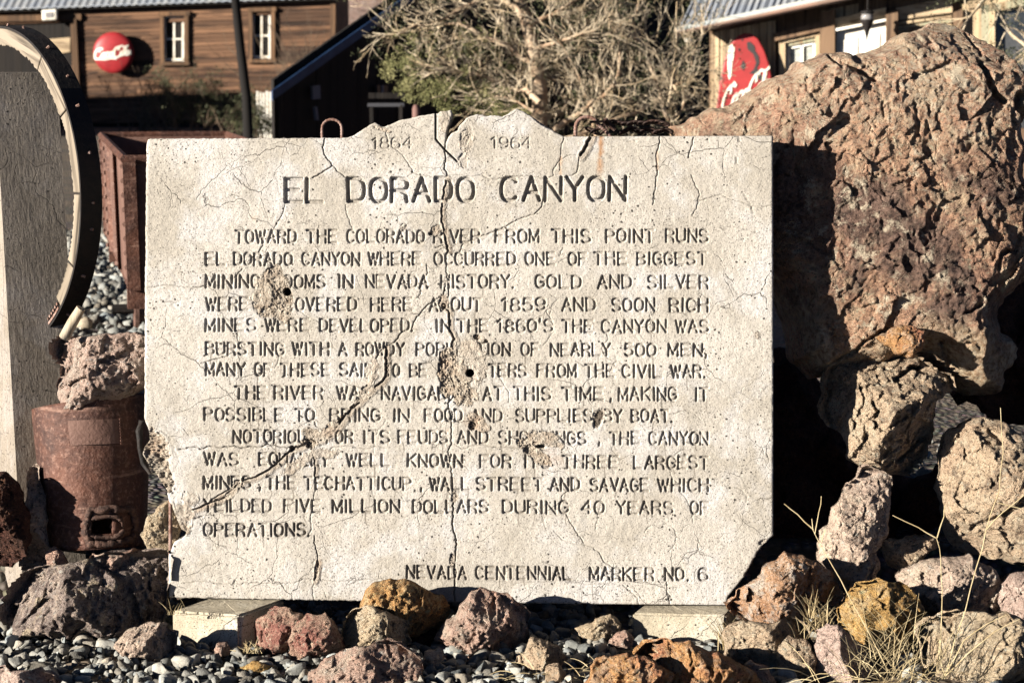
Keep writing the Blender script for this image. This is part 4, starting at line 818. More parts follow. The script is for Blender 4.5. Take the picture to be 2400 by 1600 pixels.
# ------------------------------------------------------------------ rusty drum
def drum():
    d = 5.2; top = W(214, 941, d); bot = W(226, 1284, d-.02); ax = (top-bot).normalized(); tiltax = (ax+Vector((-.1, 0, 0))).normalized()
    root = empty('rusty_drum', bot, 'short rusty steel drum with a welded slot near its base', 'drum')
    X = Vector((1, 0, 0)); X = (X-ax*X.dot(ax)).normalized(); Y = ax.cross(X); n = 72; m = 40; R0 = .142; L = (top-bot).length
    def cut(a, h):   # slot in the wall
        px = R0*math.sin(a)/d*FPX+226; return False
    V = []; F = []
    for j in range(m+1):
        h = j/m
        for k in range(n):
            a = 2*math.pi*k/n; hh = h*L+(.03*math.cos(a)*-1*h*0)+h*.014*math.cos(a)
            rr = R0*(1+.008*math.sin(3*a+h*4)-.17*(1-h)**1.2); V.append(bot+ax*hh+X*(rr*math.cos(a))+Y*(rr*math.sin(a)))
    slot = set()
    for j in range(m):
        for k in range(n):
            a = 2*math.pi*(k+.5)/n; xx = R0*math.cos(a); front = (Y*math.sin(a)+X*math.cos(a)).y < 0
            if front and .018 < xx < .072 and .09 < (j+.5)/m < .2: slot.add((j, k)); continue
            F.append((j*n+k, j*n+(k+1) % n, (j+1)*n+(k+1) % n, (j+1)*n+k))
    o = mobj('drum_wall', V, F, M['rust'], root, smooth=True); s = o.modifiers.new('solid', 'SOLIDIFY'); s.thickness = .006; s.offset = -1
    def onw(xx, h, out=0): # point on the front wall
        rr = R0*(1-.17*(1-h)**1.2); c = max(-1, min(1, xx/rr)); sgn = -1 if Y.y > 0 else 1; sn = sgn*math.sqrt(1-c*c); return bot+ax*(h*L)+X*((rr+out)*c)+Y*((rr+out)*sn)
    loop = []
    for x, h in [(.006,.045),(.05,.03),(.098,.05),(.106,.14),(.1,.25),(.06,.27),(.01,.26),(.0,.15)]: loop.append((x, h))
    P = []
    rr = random.Random(3)
    for (a, b), (c, e) in zip(loop, loop[1:]+loop[:1]):
        for t in range(8): P.append(onw(a+(c-a)*t/8+rr.uniform(-.002, .002), b+(e-b)*t/8+rr.uniform(-.006, .006), .003))
    MB().tube(P, [.0085+rr.uniform(-.003, .004) for _ in P], 7, closed=True).build('weld_bead', M['scorch'], root, smooth=True)
    P = [onw(.045+(.036+rr.uniform(-.002, .002))*math.copysign(abs(math.cos(q))**.5, math.cos(q)), .145+(.07+rr.uniform(-.005, .005))*math.copysign(abs(math.sin(q))**.5, math.sin(q)), .001) for q in np.linspace(0, 2*math.pi, 37)[:-1]]
    MB().tube(P, [.006+rr.uniform(-.003, .003) for _ in P], 7, closed=True).build('weld_bead', M['scorch'], root, smooth=True)
    MB().tube([onw(.07, .1, -.004), onw(.062, .15, -.012), onw(.07, .19, -.004)], [.004, .007, .004], 7).build('slag_lump', M['rust'], root, smooth=True)
    mb = MB(); nx_, nh = 14, 6
    for sx in (0, 1):
        pass
    fr = [onw(-.025+.115*i/nx_, .70, .004) for i in range(nx_+1)]; tp = [onw(-.03+.118*i/nx_, .865, .004) for i in range(nx_+1)]
    V = [*fr, *tp, *[onw(-.025+.115*i/nx_, .70, -.001) for i in range(nx_+1)], *[onw(-.03+.118*i/nx_, .865, -.001) for i in range(nx_+1)]]; k = nx_+1; F = []
    for i in range(nx_): F += [(i, i+1, k+i+1, k+i), (2*k+i, i, i+0, 2*k+i) and (2*k+i+1, 2*k+i, i, i+1)[::-1], (k+i, k+i+1, 3*k+i+1, 3*k+i)]
    F += [(0, k, 3*k, 2*k), (nx_, 2*k+nx_, 3*k+nx_, k+nx_)]
    tag(mobj('riveted_patch', V, F, M['cart'], root), 'paler rectangular plate')
    for i in range(9):
        MB().tube([onw(.086, .70+.02*i, .003), onw(.086, .70+.02*i, .008)], .0028, 6).build('rivet', M['rust'], root)
    pts = [W(332, 985, 5.03), W(326, 1010, 5.03), W(328, 1050, 5.03), W(336, 1085, 5.03), W(352, 1110, 5.03)]
    tag(MB().tube(pts, [.007, .009, .006, .007, .004], 7).build('iron_strap', M['iron'], smooth=True), 'twisted black iron strap between drum and broken slab edge', 'strap')
drum()

# ------------------------------------------------------------------ chain
def chain():
    def S3(px, py, dd): return W(px, py, 5+dd)
    root = empty('rusty_chain', S3(1480, 325, .12), 'dark rusty chain lying from the bent loop to the huge boulder', 'chain')
    path1 = [(1378,302),(1392,308),(1410,296),(1430,284),(1450,289),(1470,291),(1490,286),(1510,290),(1530,284),(1550,288),(1575,296)]
    path2 = [(1455,312),(1478,300),(1500,310),(1520,300),(1538,311),(1556,302),(1580,312)]
    def samp(p, step):
        out = []; acc = 0
        for a, b in zip(p[:-1], p[1:]):
            L = math.hypot(b[0]-a[0], b[1]-a[1]); n = 20
            for i in range(n):
                if acc <= 0: out.append((a[0]+(b[0]-a[0])*i/n, a[1]+(b[1]-a[1])*i/n)); acc = step
                acc -= L/n
        return out
    i = 0
    for path, z0 in ((path1, .06), (path2, .09)):
        sp = samp(path, 12.5)
        for a, b in zip(sp[:-1], sp[1:]):
            A, B = S3(a[0], a[1], z0), S3(b[0], b[1], z0+.003); t = (B-A).normalized(); m = (A+B)/2
            up = Vector((0, .5, .85)) if i % 2 else Vector((0, -.85, .5)); s = t.cross(up).normalized() if i % 2 else up; s = (s-t*s.dot(t)).normalized()
            L = [m+t*(.0055*(1 if math.cos(q) > 0 else -1)+.0065*math.cos(q))+s*(.0068*math.sin(q)) for q in np.linspace(0, 2*math.pi, 13)[:-1]]
            MB().tube(L, .0027, 6, closed=True).build('link', M['chain'], root, smooth=True); i += 1
    MB().tube([S3(1382,286,.03), S3(1412,285,.03), S3(1424,300,.04), S3(1408,316,.04), S3(1392,312,.03)], .003, 7).build('shackle', M['chain'], root, smooth=True)
    MB().tube([S3(1418,280,.04), S3(1428,292,.05), S3(1440,304,.06)], .0055, 8).build('hook', M['chain'], root, smooth=True)
chain()

# ------------------------------------------------------------------ gravel
def gravel(name, n, area, size, lv, seed, label=None, layers=1, keep=None, fixz=None):
    r = np.random.default_rng(seed); N, F = ico(lv); nv = len(N); base = []
    for k in range(10):
        P = N.copy()*np.array([1, r.uniform(.6, .95), r.uniform(.45, .75)])
        for i in range(8):
            q = r.normal(size=3); q /= np.linalg.norm(q); s = P@q-r.uniform(.14, .45); P -= np.outer(np.clip(s, 0, None), q)
        base.append(P*1.75)
    V = np.zeros((n*nv, 3)); FF = np.zeros((n*len(F), 3), int); T = np.zeros((n*nv, 4)); c = 0
    while c < n:
        x = r.uniform(area[0], area[1]); y = r.uniform(area[2], area[3])
        if keep and not keep(x, y): continue
        s = size*(.45+r.random()**2*1.3); a = r.uniform(0, 6.28); b = r.normal()*.35; P = base[r.integers(10)]*s
        Rm = np.array(Matrix.Rotation(a, 3, 'Z') @ Matrix.Rotation(b, 3, 'X') @ Matrix.Rotation(r.uniform(0, 6.28), 3, 'Z'))
        P = P@Rm.T+np.array([x, y, gz(x, y)+s*r.uniform(-.1, .35)+r.random()*(layers-1)*size])
        V[c*nv:(c+1)*nv] = P; FF[c*len(F):(c+1)*len(F)] = F+c*nv
        t = r.uniform(.4, 1.3); w_ = r.normal()*.05; T[c*nv:(c+1)*nv] = (t*(1+w_), t, t*(1-w_), 1); c += 1
    o = mobj(name, V, FF, M['gravel'], origin=(area[0], area[2], 0)); a = o.data.color_attributes.new('tint', 'FLOAT_COLOR', 'POINT'); a.data.foreach_set('color', T.astype(np.float32).ravel())
    return tag(o, label, 'gravel', None, 'stuff')
gravel('gravel', 4300, (-1.35, 1.3, 4.25, 5.12), .0132, 2, 3, 'grey angular gravel covering the ground in front of the slab', 1.5, lambda x, y: x < .25 or (x*7.1) % 1 < .35)
gravel('gravel', 2600, (-3.9, -1.5, 8.2, 17), .03, 1, 5, 'grey gravel yard seen between the wheel and the ore cart', 1, lambda x, y: -.235 < x/y < -.16)
gravel('gravel', 500, (1.1, 3.2, 5.3, 7.5), .02, 1, 6, 'grey gravel behind the boulders at the right edge')

# ------------------------------------------------------------------ ore cart
def cart():
    A = W(237, 317, 11.2); zt = A.z; root = empty('ore_cart', hitz(290, 735, 0), 'rusty riveted steel ore cart standing in the yard', 'ore cart')
    e1 = Vector((.218, -.976, 0)).normalized(); e2 = Vector((.976, .218, 0)); Lw, Ll = 2.94, .66
    c = [A, A+e1*Lw, A+e1*Lw+e2*Ll, A+e2*Ll]; mid = sum(c, Vector())/4; mid.z = zt
    low = [mid+(p-mid)*.96 for p in c]; low = [Vector((p.x, p.y, zt-.52)) for p in low]; bot_ = low
    for i in range(4):
        j = (i+1) % 4; n = (c[j]-c[i]).cross(low[i]-c[i]).normalized()*.012
        MB().prism([c[i], c[j], low[j], low[i]], [c[i]+n, c[j]+n, low[j]+n, low[i]+n]).build('side_panel', M['cart'], root)
        MB().tube([c[i], c[j]], .018, 6).build('top_rim', M['rust'], root)
        for t in (.03, .36, .68, .97):
            a, b = c[i].lerp(c[j], t), low[i].lerp(low[j], t); o_ = (a-mid); o_.z = 0; o_.normalize()
            MB().prism([a+o_*.03-(c[j]-c[i]).normalized()*.025, a+o_*.03+(c[j]-c[i]).normalized()*.025, b+o_*.03+(c[j]-c[i]).normalized()*.025, b+o_*.03-(c[j]-c[i]).normalized()*.025],
                       [a-(c[j]-c[i]).normalized()*.025, a+(c[j]-c[i]).normalized()*.025, b+(c[j]-c[i]).normalized()*.025, b-(c[j]-c[i]).normalized()*.025]).build('stiffener', M['rust'], root)
            if i == 0:
                for k in range(9):
                    p = a.lerp(b, (k+.5)/9)+o_*.03; MB().tube([p, p+o_*.012], .011, 6).build('rivet', M['cart'], root)
    MB().prism(bot_, [p+Vector((0, 0, -.02)) for p in bot_]).build('floor_plate', M['rust'], root)
    low = bot_
    for s in (.2, .8):
        a = low[0].lerp(low[1], s); b = low[3].lerp(low[2], s); a = Vector((a.x, a.y, .11)); b = Vector((b.x, b.y, .11))
        MB().tube([a, b], .025, 8).build('axle', M['iron'], root)
        for p in (a.lerp(b, .22), a.lerp(b, .8)):
            MB().lathe(p-(b-a).normalized()*.03, [(.125,0),(.125,.02),(.11,.025),(.11,.06)], (b-a), 20).build('wheel', M['cart'], root)
    for s in (0.12, .88):
        a = low[0].lerp(low[1], s); b = low[3].lerp(low[2], s); m = (a+b)/2; MB().box(Vector((m.x, m.y, zt-.58)), (b-a)*1.0, (a-b).cross(Vector((0,0,1))).normalized()*.08, Vector((0, 0, .1))).build('frame_beam', M['rust'], root)
        for q in (a.lerp(b, .2), a.lerp(b, .8)):
            MB().box(Vector((q.x, q.y, .24)), (.06, 0, 0), (0, .06, 0), (0, 0, .26)).build('axle_box', M['rust'], root)
cart()

# ------------------------------------------------------------------ script lettering for the signs
def script(parent, to3, wline, thick, mat):
    """Coca-Cola in a slanted hand; to3(u,v,out) maps sign units to space"""
    def c_(x, y, r, a0=50, a1=310): return [(x+r*.8*math.cos(math.radians(a0+(a1-a0)*i/14))+.25*r*math.sin(math.radians(a0+(a1-a0)*i/14)), y+r*math.sin(math.radians(a0+(a1-a0)*i/14))) for i in range(15)]
    S_ = [c_(-.78, 0, .3, 60, 320)+[(-.5,-.08)], [(-.70,.1),(-.74,.26),(-.62,.34),(-.5,.22)], c_(-.47,-.1,.13,0,360), c_(-.24,-.1,.14,50,310), c_(-.02,-.1,.13,0,360)+[(.12,.02),(.09,-.2),(.16,-.2)],
         [(.16,-.06),(.24,-.04)], c_(.38,0,.3,60,320)+[(.62,-.12)], [(.44,.1),(.42,.28),(.6,.34),(.8,.26),(.98,.32)], c_(.64,-.1,.12,0,360), [(.74,-.18),(.84,.2),(.80,.3),(.76,.2),(.78,-.2),(.84,-.2)], c_(.92,-.1,.12,0,360)+[(1.05,.02),(1.03,-.2),(1.1,-.16)],
         [(-.74,-.3),(-.4,-.36),(0,-.33),(.3,-.38)]]
    for st in S_:
        V = []; F = []; n = len(st)
        for i, (x, y) in enumerate(st):
            a = st[max(0, i-1)]; b = st[min(n-1, i+1)]; dx, dy = b[0]-a[0], b[1]-a[1]; L = math.hypot(dx, dy) or 1; k = wline*(.75+.5*abs(dy)/L); nx, ny = -dy/L*k, dx/L*k
            V += [to3(x+nx, y+ny, thick), to3(x-nx, y-ny, thick), to3(x-nx, y-ny, 0), to3(x+nx, y+ny, 0)]
        for i in range(n-1):
            for q in range(4): F.append((i*4+q, i*4+(q+1) % 4, i*4+4+(q+1) % 4, i*4+4+q))
        F += [(0, 3, 2, 1), (n*4-4, n*4-3, n*4-2, n*4-1)]
        mobj('lettering', V, F, mat, parent)

# ------------------------------------------------------------------ left building
def left_house():
    P = W(400, 150, 45); n = Vector((-.06, -1, 0)).normalized(); root = empty('board_house', hitp(400, 300, P, n), 'long brown board house with small white windows in the background', 'house'); root.location.z = 0
    pxprism([(-260,36),(784,-6),(784,330),(-260,330)], P, n, .08, -.12).build('wall_backing', M['dkwood'], root)
    rr = random.Random(9); sl = -.035
    MAT = M['siding']
    for k in range(28):
        y0 = 28+k*9.6; cuts = [-260]+sorted(rr.sample(range(-150, 700, 10), 2))+[780]
        for a, b in zip(cuts[:-1], cuts[1:]):
            if b-a < 30: continue
            # leave the doorway and window openings free
            segs = [(a, b)]
            for (ox0, ox1, oy0, oy1) in [(-120,168,48,330),(383,431,44,142),(590,634,34,136)]:
                ns = []
                for s0, s1 in segs:
                    yy = y0+sl*((s0+s1)/2)
                    if oy0-4 < yy < oy1-2 and s0 < ox1 and s1 > ox0:
                        if s0 < ox0: ns.append((s0, ox0))
                        if s1 > ox1: ns.append((ox1, s1))
                    else: ns.append((s0, s1))
                segs = ns
            for s0, s1 in segs:
                if s1-s0 < 3: continue
                j = rr.uniform(-.6, .6)
                fr = [(s0+.3, y0+sl*s0+j), (s1-.3, y0+sl*s1+j), (s1-.3, y0+sl*s1+9.9+j), (s0+.3, y0+sl*s0+9.9+j)]
                m_ = MB(); P2 = P+n*.03
                top = [hitp(x, y, P2, n) for x, y in fr]; top[0] -= n*.022; top[1] -= n*.022
                m_.prism(top, [t-n*.03 for t in top]); m_.build('siding_board', MAT, root)
    for x0, x1, y0, y1 in [(375,441,34,150),(582,644,24,144)]:
        w_ = tag(pxprism([(x0+10,y0+8),(x1-10,y0+7),(x1-9,y1-8),(x0+10,y1-8)], P, n, .02, -.07).build('window', M['dkglass'], root))
        for (a, b, c_, d_) in [(x0,x0+9,y0,y1),(x1-9,x1,y0,y1)]:
            pxprism([(a,c_),(b,c_-.5),(b,d_),(a,d_)], P, n, .07, .02).build('jamb', M['trim'], w_)
        pxprism([(x0-3,y0-5),(x1+3,y0-7),(x1+3,y0+3),(x0-3,y0+4)], P, n, .09, .02).build('lintel', M['trim'], w_)
        pxprism([(x0-3,y1-4),(x1+3,y1-5),(x1+3,y1+3),(x0-3,y1+4)], P, n, .1, .02).build('sill', M['trim'], w_)
        for (a, b, c_, d_) in [(x0+10,x0+14,y0+6,y1-6),(x1-15,x1-10,y0+6,y1-6),(x0+10,x1-10,y0+5,y0+10),(x0+10,x1-10,y1-13,y1-7),((x0+x1)/2-2,(x0+x1)/2+2,y0+6,y1-6),(x0+10,x1-10,(y0+y1)/2-2,(y0+y1)/2+2)]:
            pxprism([(a,c_),(b,c_),(b,d_),(a,d_)], P, n, .03, -.045).build('sash', M['white'], w_)
        tag(pxprism([(x0+14,(y0+y1)/2),(x1-15,(y0+y1)/2),(x1-16,y1-12),(x0+16,y1-12)], P, n, .008, -.05).build('curtain', M['curtain'], w_))
    dr = pxprism([(116,92),(164,88),(164,122),(118,130)], P, n, .05, -.06).build('pale_sign_board', M['palewoodx'], root)
    pxprism([(-120,52),(168,48),(168,330),(-120,330)], P, n, .02, -.11).build('door_recess', M['dkwood'], root)
    for k in range(8):
        y = 98+k*9.5
        if k < 9: pxprism([(-118,y),(70,y-4),(70,y+4),(-118,y+8.5)], P, n, .02, -.08).build('door_board', M['siding'], root)
    pxprism([(164,46),(178,44),(192,330),(178,330)], P, n, .12, .0).build('door_post', M['trim'], root)
    pxprism([(-120,40),(190,33),(190,47),(-120,54)], P, n, .1, .0).build('door_header', M['trim'], root)
    pxprism([(774,-8),(786,-8),(786,330),(774,330)], P, n, .08, .0).build('corner_board', M['trim'], root)
    # corrugated eave roof
    V = []; F = []; nn = 240
    pts = [(-260+i*(850/nn), 34-.042*(i*(850/nn)-0)*.9-(-260)*0) for i in range(nn+1)]
    for i in range(nn+1):
        x = -260+i*1050/nn; ye = 21-.036*x; e = hitp(x, ye, P+n*.3, n); w_ = .012*math.sin(i*math.pi/2*1.0+.5)
        V += [e+Vector((0, 0, w_)), e+Vector((0, 2.8, 1.3+w_)), e+Vector((0, 0, w_-.02))]
    for i in range(nn): F += [(i*3, i*3+3, i*3+4, i*3+1), (i*3+2, i*3+5, i*3+3, i*3)]
    mobj('corrugated_roof', V, F, M['tin'], root)
    pxprism([(-260,31),(790,-7),(790,0),(-260,38)], P, n, .05, .2).build('eave_board', M['dkwood'], root)
    # side wall so the house has depth
    c = hitp(784, 330, P, n); MB().box((c.x-.05, c.y+2.2, 1.6), (.1, 0, 0), (0, 4.2, 0), (0, 0, 3.4)).build('side_wall', M['siding'], root)
    a = hitp(-200, 330, P, n); MB().box(((c.x+a.x)/2-.1, c.y+4.4, 1.9), (c.x-a.x, 0, 0), (0, .1, 0), (0, 0, 4.2)).build('rear_wall', M['siding'], root)
    # lamp box over the door
    lp = empty('wall_lamp', hitp(115, 48, P, n), 'small white square lamp above the dark doorway', 'lamp')
    pxprism([(97,24),(132,22),(133,47),(98,49)], P, n, .14, .2).build('lamp_housing', M['white'], lp, bevel=.03)
    pxprism([(106,30),(124,29),(124,41),(107,42)], P, n, .01, .345).build('lamp_lens', M['lampglass'], lp)
    # round button sign
    Cn = hitp(266, 124, P+n*.25, n); up = Vector((0, 0, 1)); rt = Vector((1, -.06, 0)).normalized(); R0 = .43
    sg = empty('round_sign', Cn, 'round red button sign with white script on the board wall', 'sign')
    V = []; F = []; prof = [(1.0,-.03),(1.0,0),(.97,.03),(.8,.06),(.55,.085),(.25,.1),(.02,.103)]; nn = 48
    for r_, h in prof:
        for k in range(nn):
            q = 2*math.pi*k/nn; V.append(Cn+rt*(R0*r_*math.cos(q))+up*(R0*r_*math.sin(q))+n*h)
    for i in range(len(prof)-1):
        for k in range(nn): F.append((i*nn+k, i*nn+(k+1) % nn, (i+1)*nn+(k+1) % nn, (i+1)*nn+k))
    F.append(tuple(range((len(prof)-1)*nn, len(prof)*nn))); mobj('disc', V, F, M['red1'], sg, smooth=True)
    def to3(u, v, out):
        x = u*.36-.02; y = (v+.1*u)*.36+.0; rr_ = math.hypot(x, y)/R0; h = np.interp(min(rr_, 1), [0.02,.25,.55,.8,.97,1], [.103,.1,.085,.06,.03,0]); return Cn+rt*x+up*y+n*(h+.004+out)
    script(sg, to3, .055, .006, M['white'])
    MB().tube([Cn-n*.0, Cn-n*.25], .03, 8).build('wall_bracket', M['iron'], sg)
    MB().tube([Cn-up*.4-n*.05+rt*-.35, Cn-up*.45-n*.1+rt*-.6], .012, 6).build('stay', M['iron'], sg)
left_house()
# pole in front of the house
PP0 = W(583, 330, 30); PP0.z = 0
pl = MB().tube([PP0, W(578,230,30), W(562,100,30), W(546,-60,30)], [.075,.07,.065,.06], 10).build('utility_pole', simple('creosoted_pole', (.008,.006,.005), .9), smooth=True)
tag(pl, 'black leaning utility pole in front of the board house', 'pole')
# small white picket fence between pole and barn
fr_ = empty('picket_fence', W(630, 300, 38), 'low white picket fence at the foot of the board house', 'fence'); fr_.location.z = 0
for i in range(9):
    x = 603+i*7.5; y0 = 214+(i % 3)*2+ (12 if i > 4 else 0); a = W(x, y0, 38); b = Vector((a.x, a.y, 0))
    MB().box((a+b)/2, (.035, 0, 0), (0, .02, 0), (0, 0, a.z)).build('picket', M['white'], fr_)
a, b = W(600, 232, 38.05), W(668, 236, 38.05); MB().tube([a, b], .02, 5).build('rail', M['white'], fr_)
# unseen shed added left of the frame to throw shadow along the house foot
sh = empty('shadow_shed', (-20, 38.3, 0), 'unseen brown shed added to shade the foot of the board house', 'shed')
MB().box((-20, 38.3, 1.38), (12, 0, 0), (0, 4, 0), (0, 0, 2.75)).build('wall', M['siding'], sh)
MB().prism([Vector((-26.3,36,2.74)), Vector((-13.7,36,2.74)), Vector((-13.7,40.6,2.84)), Vector((-26.3,40.6,2.84))], [Vector((-26.3,36,2.8)), Vector((-13.7,36,2.8)), Vector((-13.7,40.6,2.9)), Vector((-26.3,40.6,2.9))]).build('roof', M['tin'], sh)

# ------------------------------------------------------------------ dark barn
def barn():
    A = W(640, 190, 20); A.z = 0; t = Vector((.6, .8, 0)); n = Vector((.8, -.6, 0)); P = Vector((A.x, A.y, 0))
    root = empty('dark_barn', P, 'dark barn with a metal roof edge coloured in reflected sky blue standing in shade behind the tree', 'barn')
    Ln = 9.0
    rr = random.Random(4)
    # gable wall of vertical planks; height follows the roof slope
    def roofz(s):   # traced from the roof edge
        return 1.18+.47*s if s < 4.6 else 1.18+.47*4.6-.47*(s-4.6)
    k = 0; s = 0.0
    while s < Ln:
        w_ = .3; a = P+t*(s+.004); b = P+t*(s+w_-.004); z0, z1 = roofz(s), roofz(s+w_); o = rr.uniform(0, .012)
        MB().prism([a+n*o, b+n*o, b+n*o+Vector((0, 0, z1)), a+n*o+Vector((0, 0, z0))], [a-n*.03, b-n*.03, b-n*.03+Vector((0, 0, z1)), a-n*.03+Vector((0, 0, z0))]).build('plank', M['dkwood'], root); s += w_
    back = Vector((0, 5, 0))+n*.3
    for s0, s1 in ((-.35, 4.6), (4.6, 9.2)):
        z0, z1 = roofz(s0)+.03, roofz(s1)+.03; a, b = P+t*s0+n*.3+Vector((0, 0, z0)), P+t*s1+n*.3+Vector((0, 0, z1)); th = Vector((0, 0, .04))
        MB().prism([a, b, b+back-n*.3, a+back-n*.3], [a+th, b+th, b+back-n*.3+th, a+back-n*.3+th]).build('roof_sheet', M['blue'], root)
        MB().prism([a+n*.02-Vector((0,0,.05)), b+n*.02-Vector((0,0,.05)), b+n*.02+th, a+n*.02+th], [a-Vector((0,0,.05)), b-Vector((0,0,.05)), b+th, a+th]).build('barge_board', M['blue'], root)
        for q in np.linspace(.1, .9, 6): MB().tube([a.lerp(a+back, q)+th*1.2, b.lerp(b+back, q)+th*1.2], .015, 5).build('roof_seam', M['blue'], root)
    MB().box(P+Vector((.06, 2.5, .58)), (0, 5, 0), t*.05, (0, 0, 1.16)).build('side_wall', M['dkwood'], root)
    def on(px, py): return hitp(px, py, P+n*.04, n)
    def pan(nm, cs, mat, th=.03, par=root):
        f = [on(*c) for c in cs]; return MB().prism([q+n*th for q in f], f).build(nm, mat, par)
    gm = simple('dull_blue_panel', (.1,.12,.17), .5)
    pan('notice_panel', [(727,202),(745,200),(746,232),(729,233)], gm); pan('downpipe', [(733,250),(738,250),(742,282),(736,282)], gm)
    dw = pan('window', [(878,200),(904,200),(904,222),(880,222)], simple('dim_glass', (.03,.035,.05), .2)); pan('glazing_bar', [(888,200),(892,200),(892,222),(888,222)], gm, .04, dw)
    bn = empty('bench', W(905, 262, 19), 'dim grey bench in front of the dark barn', 'bench'); bn.location.z = 0
    c = W(905, 246, 19); MB().box(c, (.32, .05, 0), (0, .12, 0), (0, 0, .03)).build('seat', simple('grey_bench', (.09,.09,.1), .8), bn)
    MB().box(c+Vector((0, .08, .08)), (.32, .05, 0), (0, .02, 0), (0, 0, .05)).build('backrest', M['dkwood'], bn)
    for dx in (-.13, .13): MB().box((c.x+dx, c.y, c.z/2), (.03, 0, 0), (0, .08, 0), (0, 0, c.z)).build('leg', M['dkwood'], bn)
    a = W(975, 246, 17.5); tag(MB().tube([Vector((a.x, a.y, 0)), a-Vector((0,0,.03)), a], [.03, .032, .018], 8).build('wooden_stake', simple('reddish_post', (.22,.12,.1), .8), smooth=True), 'short reddish stake just behind the slab top', 'stake')
barn()

# ------------------------------------------------------------------ right building
def right_house():
    P = W(2000, 150, 20); P.z = 0; n = Vector((-.25, -.97, 0)).normalized(); gzz = -.62
    root = empty('store_building', hitp(2000, 300, P, n), 'weathered store front with pale doors and a sloping porch roof', 'building'); root.location.z = gzz
    def pan(nm, cs, mat, th, off=0, par=root, bev=0): return pxprism(cs, P, n, th, off).build(nm, mat, par, bevel=bev)
    pan('wall_backing', [(1664,70),(2700,-160),(2700,700),(1664,700)], M['postwood'], .08, -.14)
    rr = random.Random(2); x = 1664
    while x < 2000:     # vertical planks left of and round the window
        w_ = rr.uniform(15, 22)
        if x+w_ < 1834 or x > 1916:
            tp = 78-(x-1664)*.2; m_ = pan('plank', [(x+.6,tp),(x+w_-.6,tp-3),(x+w_-.6,700),(x+.6,700)], M['palewood'], .02+rr.uniform(0, .012), -.05)
        x += w_
    # window with frame and curtain
    wi = pan('window', [(1838,96),(1916,80),(1916,240),(1838,240)], M['glass'], .01, -.05)
    for cs in ([(1826,92),(1840,89),(1840,250),(1826,250)], [(1911,74),(1921,72),(1921,250),(1911,250)], [(1826,92),(1921,72),(1921,84),(1826,104)]): pan('casing', cs, M['palewood'], .05, 0, wi)
    pan('head_trim', [(1836,103),(1914,88),(1914,96),(1836,111)], M['greenpaint'], .03, -.01, wi)
    for cs in ([(1843,112),(1850,111),(1850,240),(1843,240)], [(1904,100),(1911,99),(1911,240),(1904,240)], [(1876,106),(1883,104),(1883,240),(1876,240)], [(1843,108),(1911,96),(1911,104),(1843,117)]): pan('sash', cs, M['white'], .025, -.03, wi)
    for cs in ([(1851,116),(1875,113),(1875,240),(1851,240)], [(1884,112),(1903,108),(1903,240),(1884,240)]): pan('curtain', cs, M['curtain'], .006, -.038, wi)
    pan('lintel_beam', [(1812,80),(1922,52),(1926,72),(1816,97)], M['postwood'], .1, .0)
    pan('sill_ledge', [(1822,232),(1926,222),(1926,240),(1822,246)], M['palewoodx'], .1, .0)
    # posts
    for x0, x1 in [(1922,1956),(2076,2104),(2234,2256)]: pan('porch_post', [(x0,30),(x1,22),(x1,700),(x0,700)], M['postwood'], .1, .0)
    # white double door with header boards
    pan('header_board', [(1956,44),(2076,18),(2076,40),(1956,66)], M['palewoodx'], .06, .0)
    pan('header_moulding', [(1956,68),(2076,44),(2076,50),(1956,74)], M['white'], .09, .0)
    dr = pan('white_door', [(1960,76),(2076,54),(2076,700),(1960,700)], M['white'], .03, -.02)
    pan('door_panel', [(1970,96),(2010,88),(2010,300),(1970,300)], M['white'], .01, .012, dr); pan('door_panel', [(2020,86),(2062,78),(2062,300),(2020,300)], M['white'], .01, .012, dr)
    pan('gap_board', [(2100,20),(2232,-8),(2232,30),(2100,48)], M['palewoodx'], .04, -.03)
    for i, y in enumerate((50, 60, 70)): pan('louvre', [(2106,y+2),(2230,y-14),(2230,y-8),(2106,y+8)], M['greenpaint'] if i == 1 else M['palewoodx'], .05, -.03)
    pan('white_panel', [(2146,72),(2232,58),(2232,400),(2146,400)], M['white'], .03, -.04)
    pan('jamb_board', [(2106,70),(2134,66),(2134,400),(2106,400)], M['greenpaint'], .04, -.03)
    # right window
    w2 = pan('window', [(2330,30),(2520,-5),(2520,300),(2330,300)], M['dkglass'], .01, -.06)
    for cs, mt in (([(2300,14),(2318,10),(2318,400),(2300,400)],'greenpaint'), ([(2318,10),(2332,8),(2332,400),(2318,400)],'palewood'), ([(2300,14),(2560,-34),(2560,-16),(2300,32)],'greenpaint'), ([(2268,4),(2560,-56),(2560,-36),(2268,22)],'palewoodx')): pan('casing', cs, M[mt], .06, -.02, w2)
    pan('plank', [(2256,10),(2300,2),(2300,700),(2256,700)], M['palewood'], .05, -.04)
    # sloping porch roof with flashing along its edge
    e = [(1588,86),(1800,32),(2000,-12),(2700,-160)]
    mbf = MB(); roofV = []
    a = hitp(1588, 74, P+n*.4, n); b = hitp(2700, -162, P+n*.4, n); bk = Vector((.25, 1, 0)).normalized()*2.6+Vector((0, 0, 1.0)); th = Vector((0, 0, .03))
    V = []; F = []; nn = 200
    for i in range(nn+1):
        p = a.lerp(b, i/nn); w_ = Vector((0, 0, .012*math.sin(i*1.9))); V += [p+w_, p+bk+w_]
    for i in range(nn): F.append((i*2, i*2+2, i*2+3, i*2+1))
    mobj('corrugated_roof', V, F, M['tin'], root)
    MB().prism([a+n*.03-Vector((0,0,.0)), b+n*.03, b+n*.03+Vector((0,0,.04)), a+n*.03+Vector((0,0,.04))], [a-n*.01, b-n*.01, b-n*.01+Vector((0,0,.04)), a-n*.01+Vector((0,0,.04))]).build('grey_flashing', M['greyflash'], root)
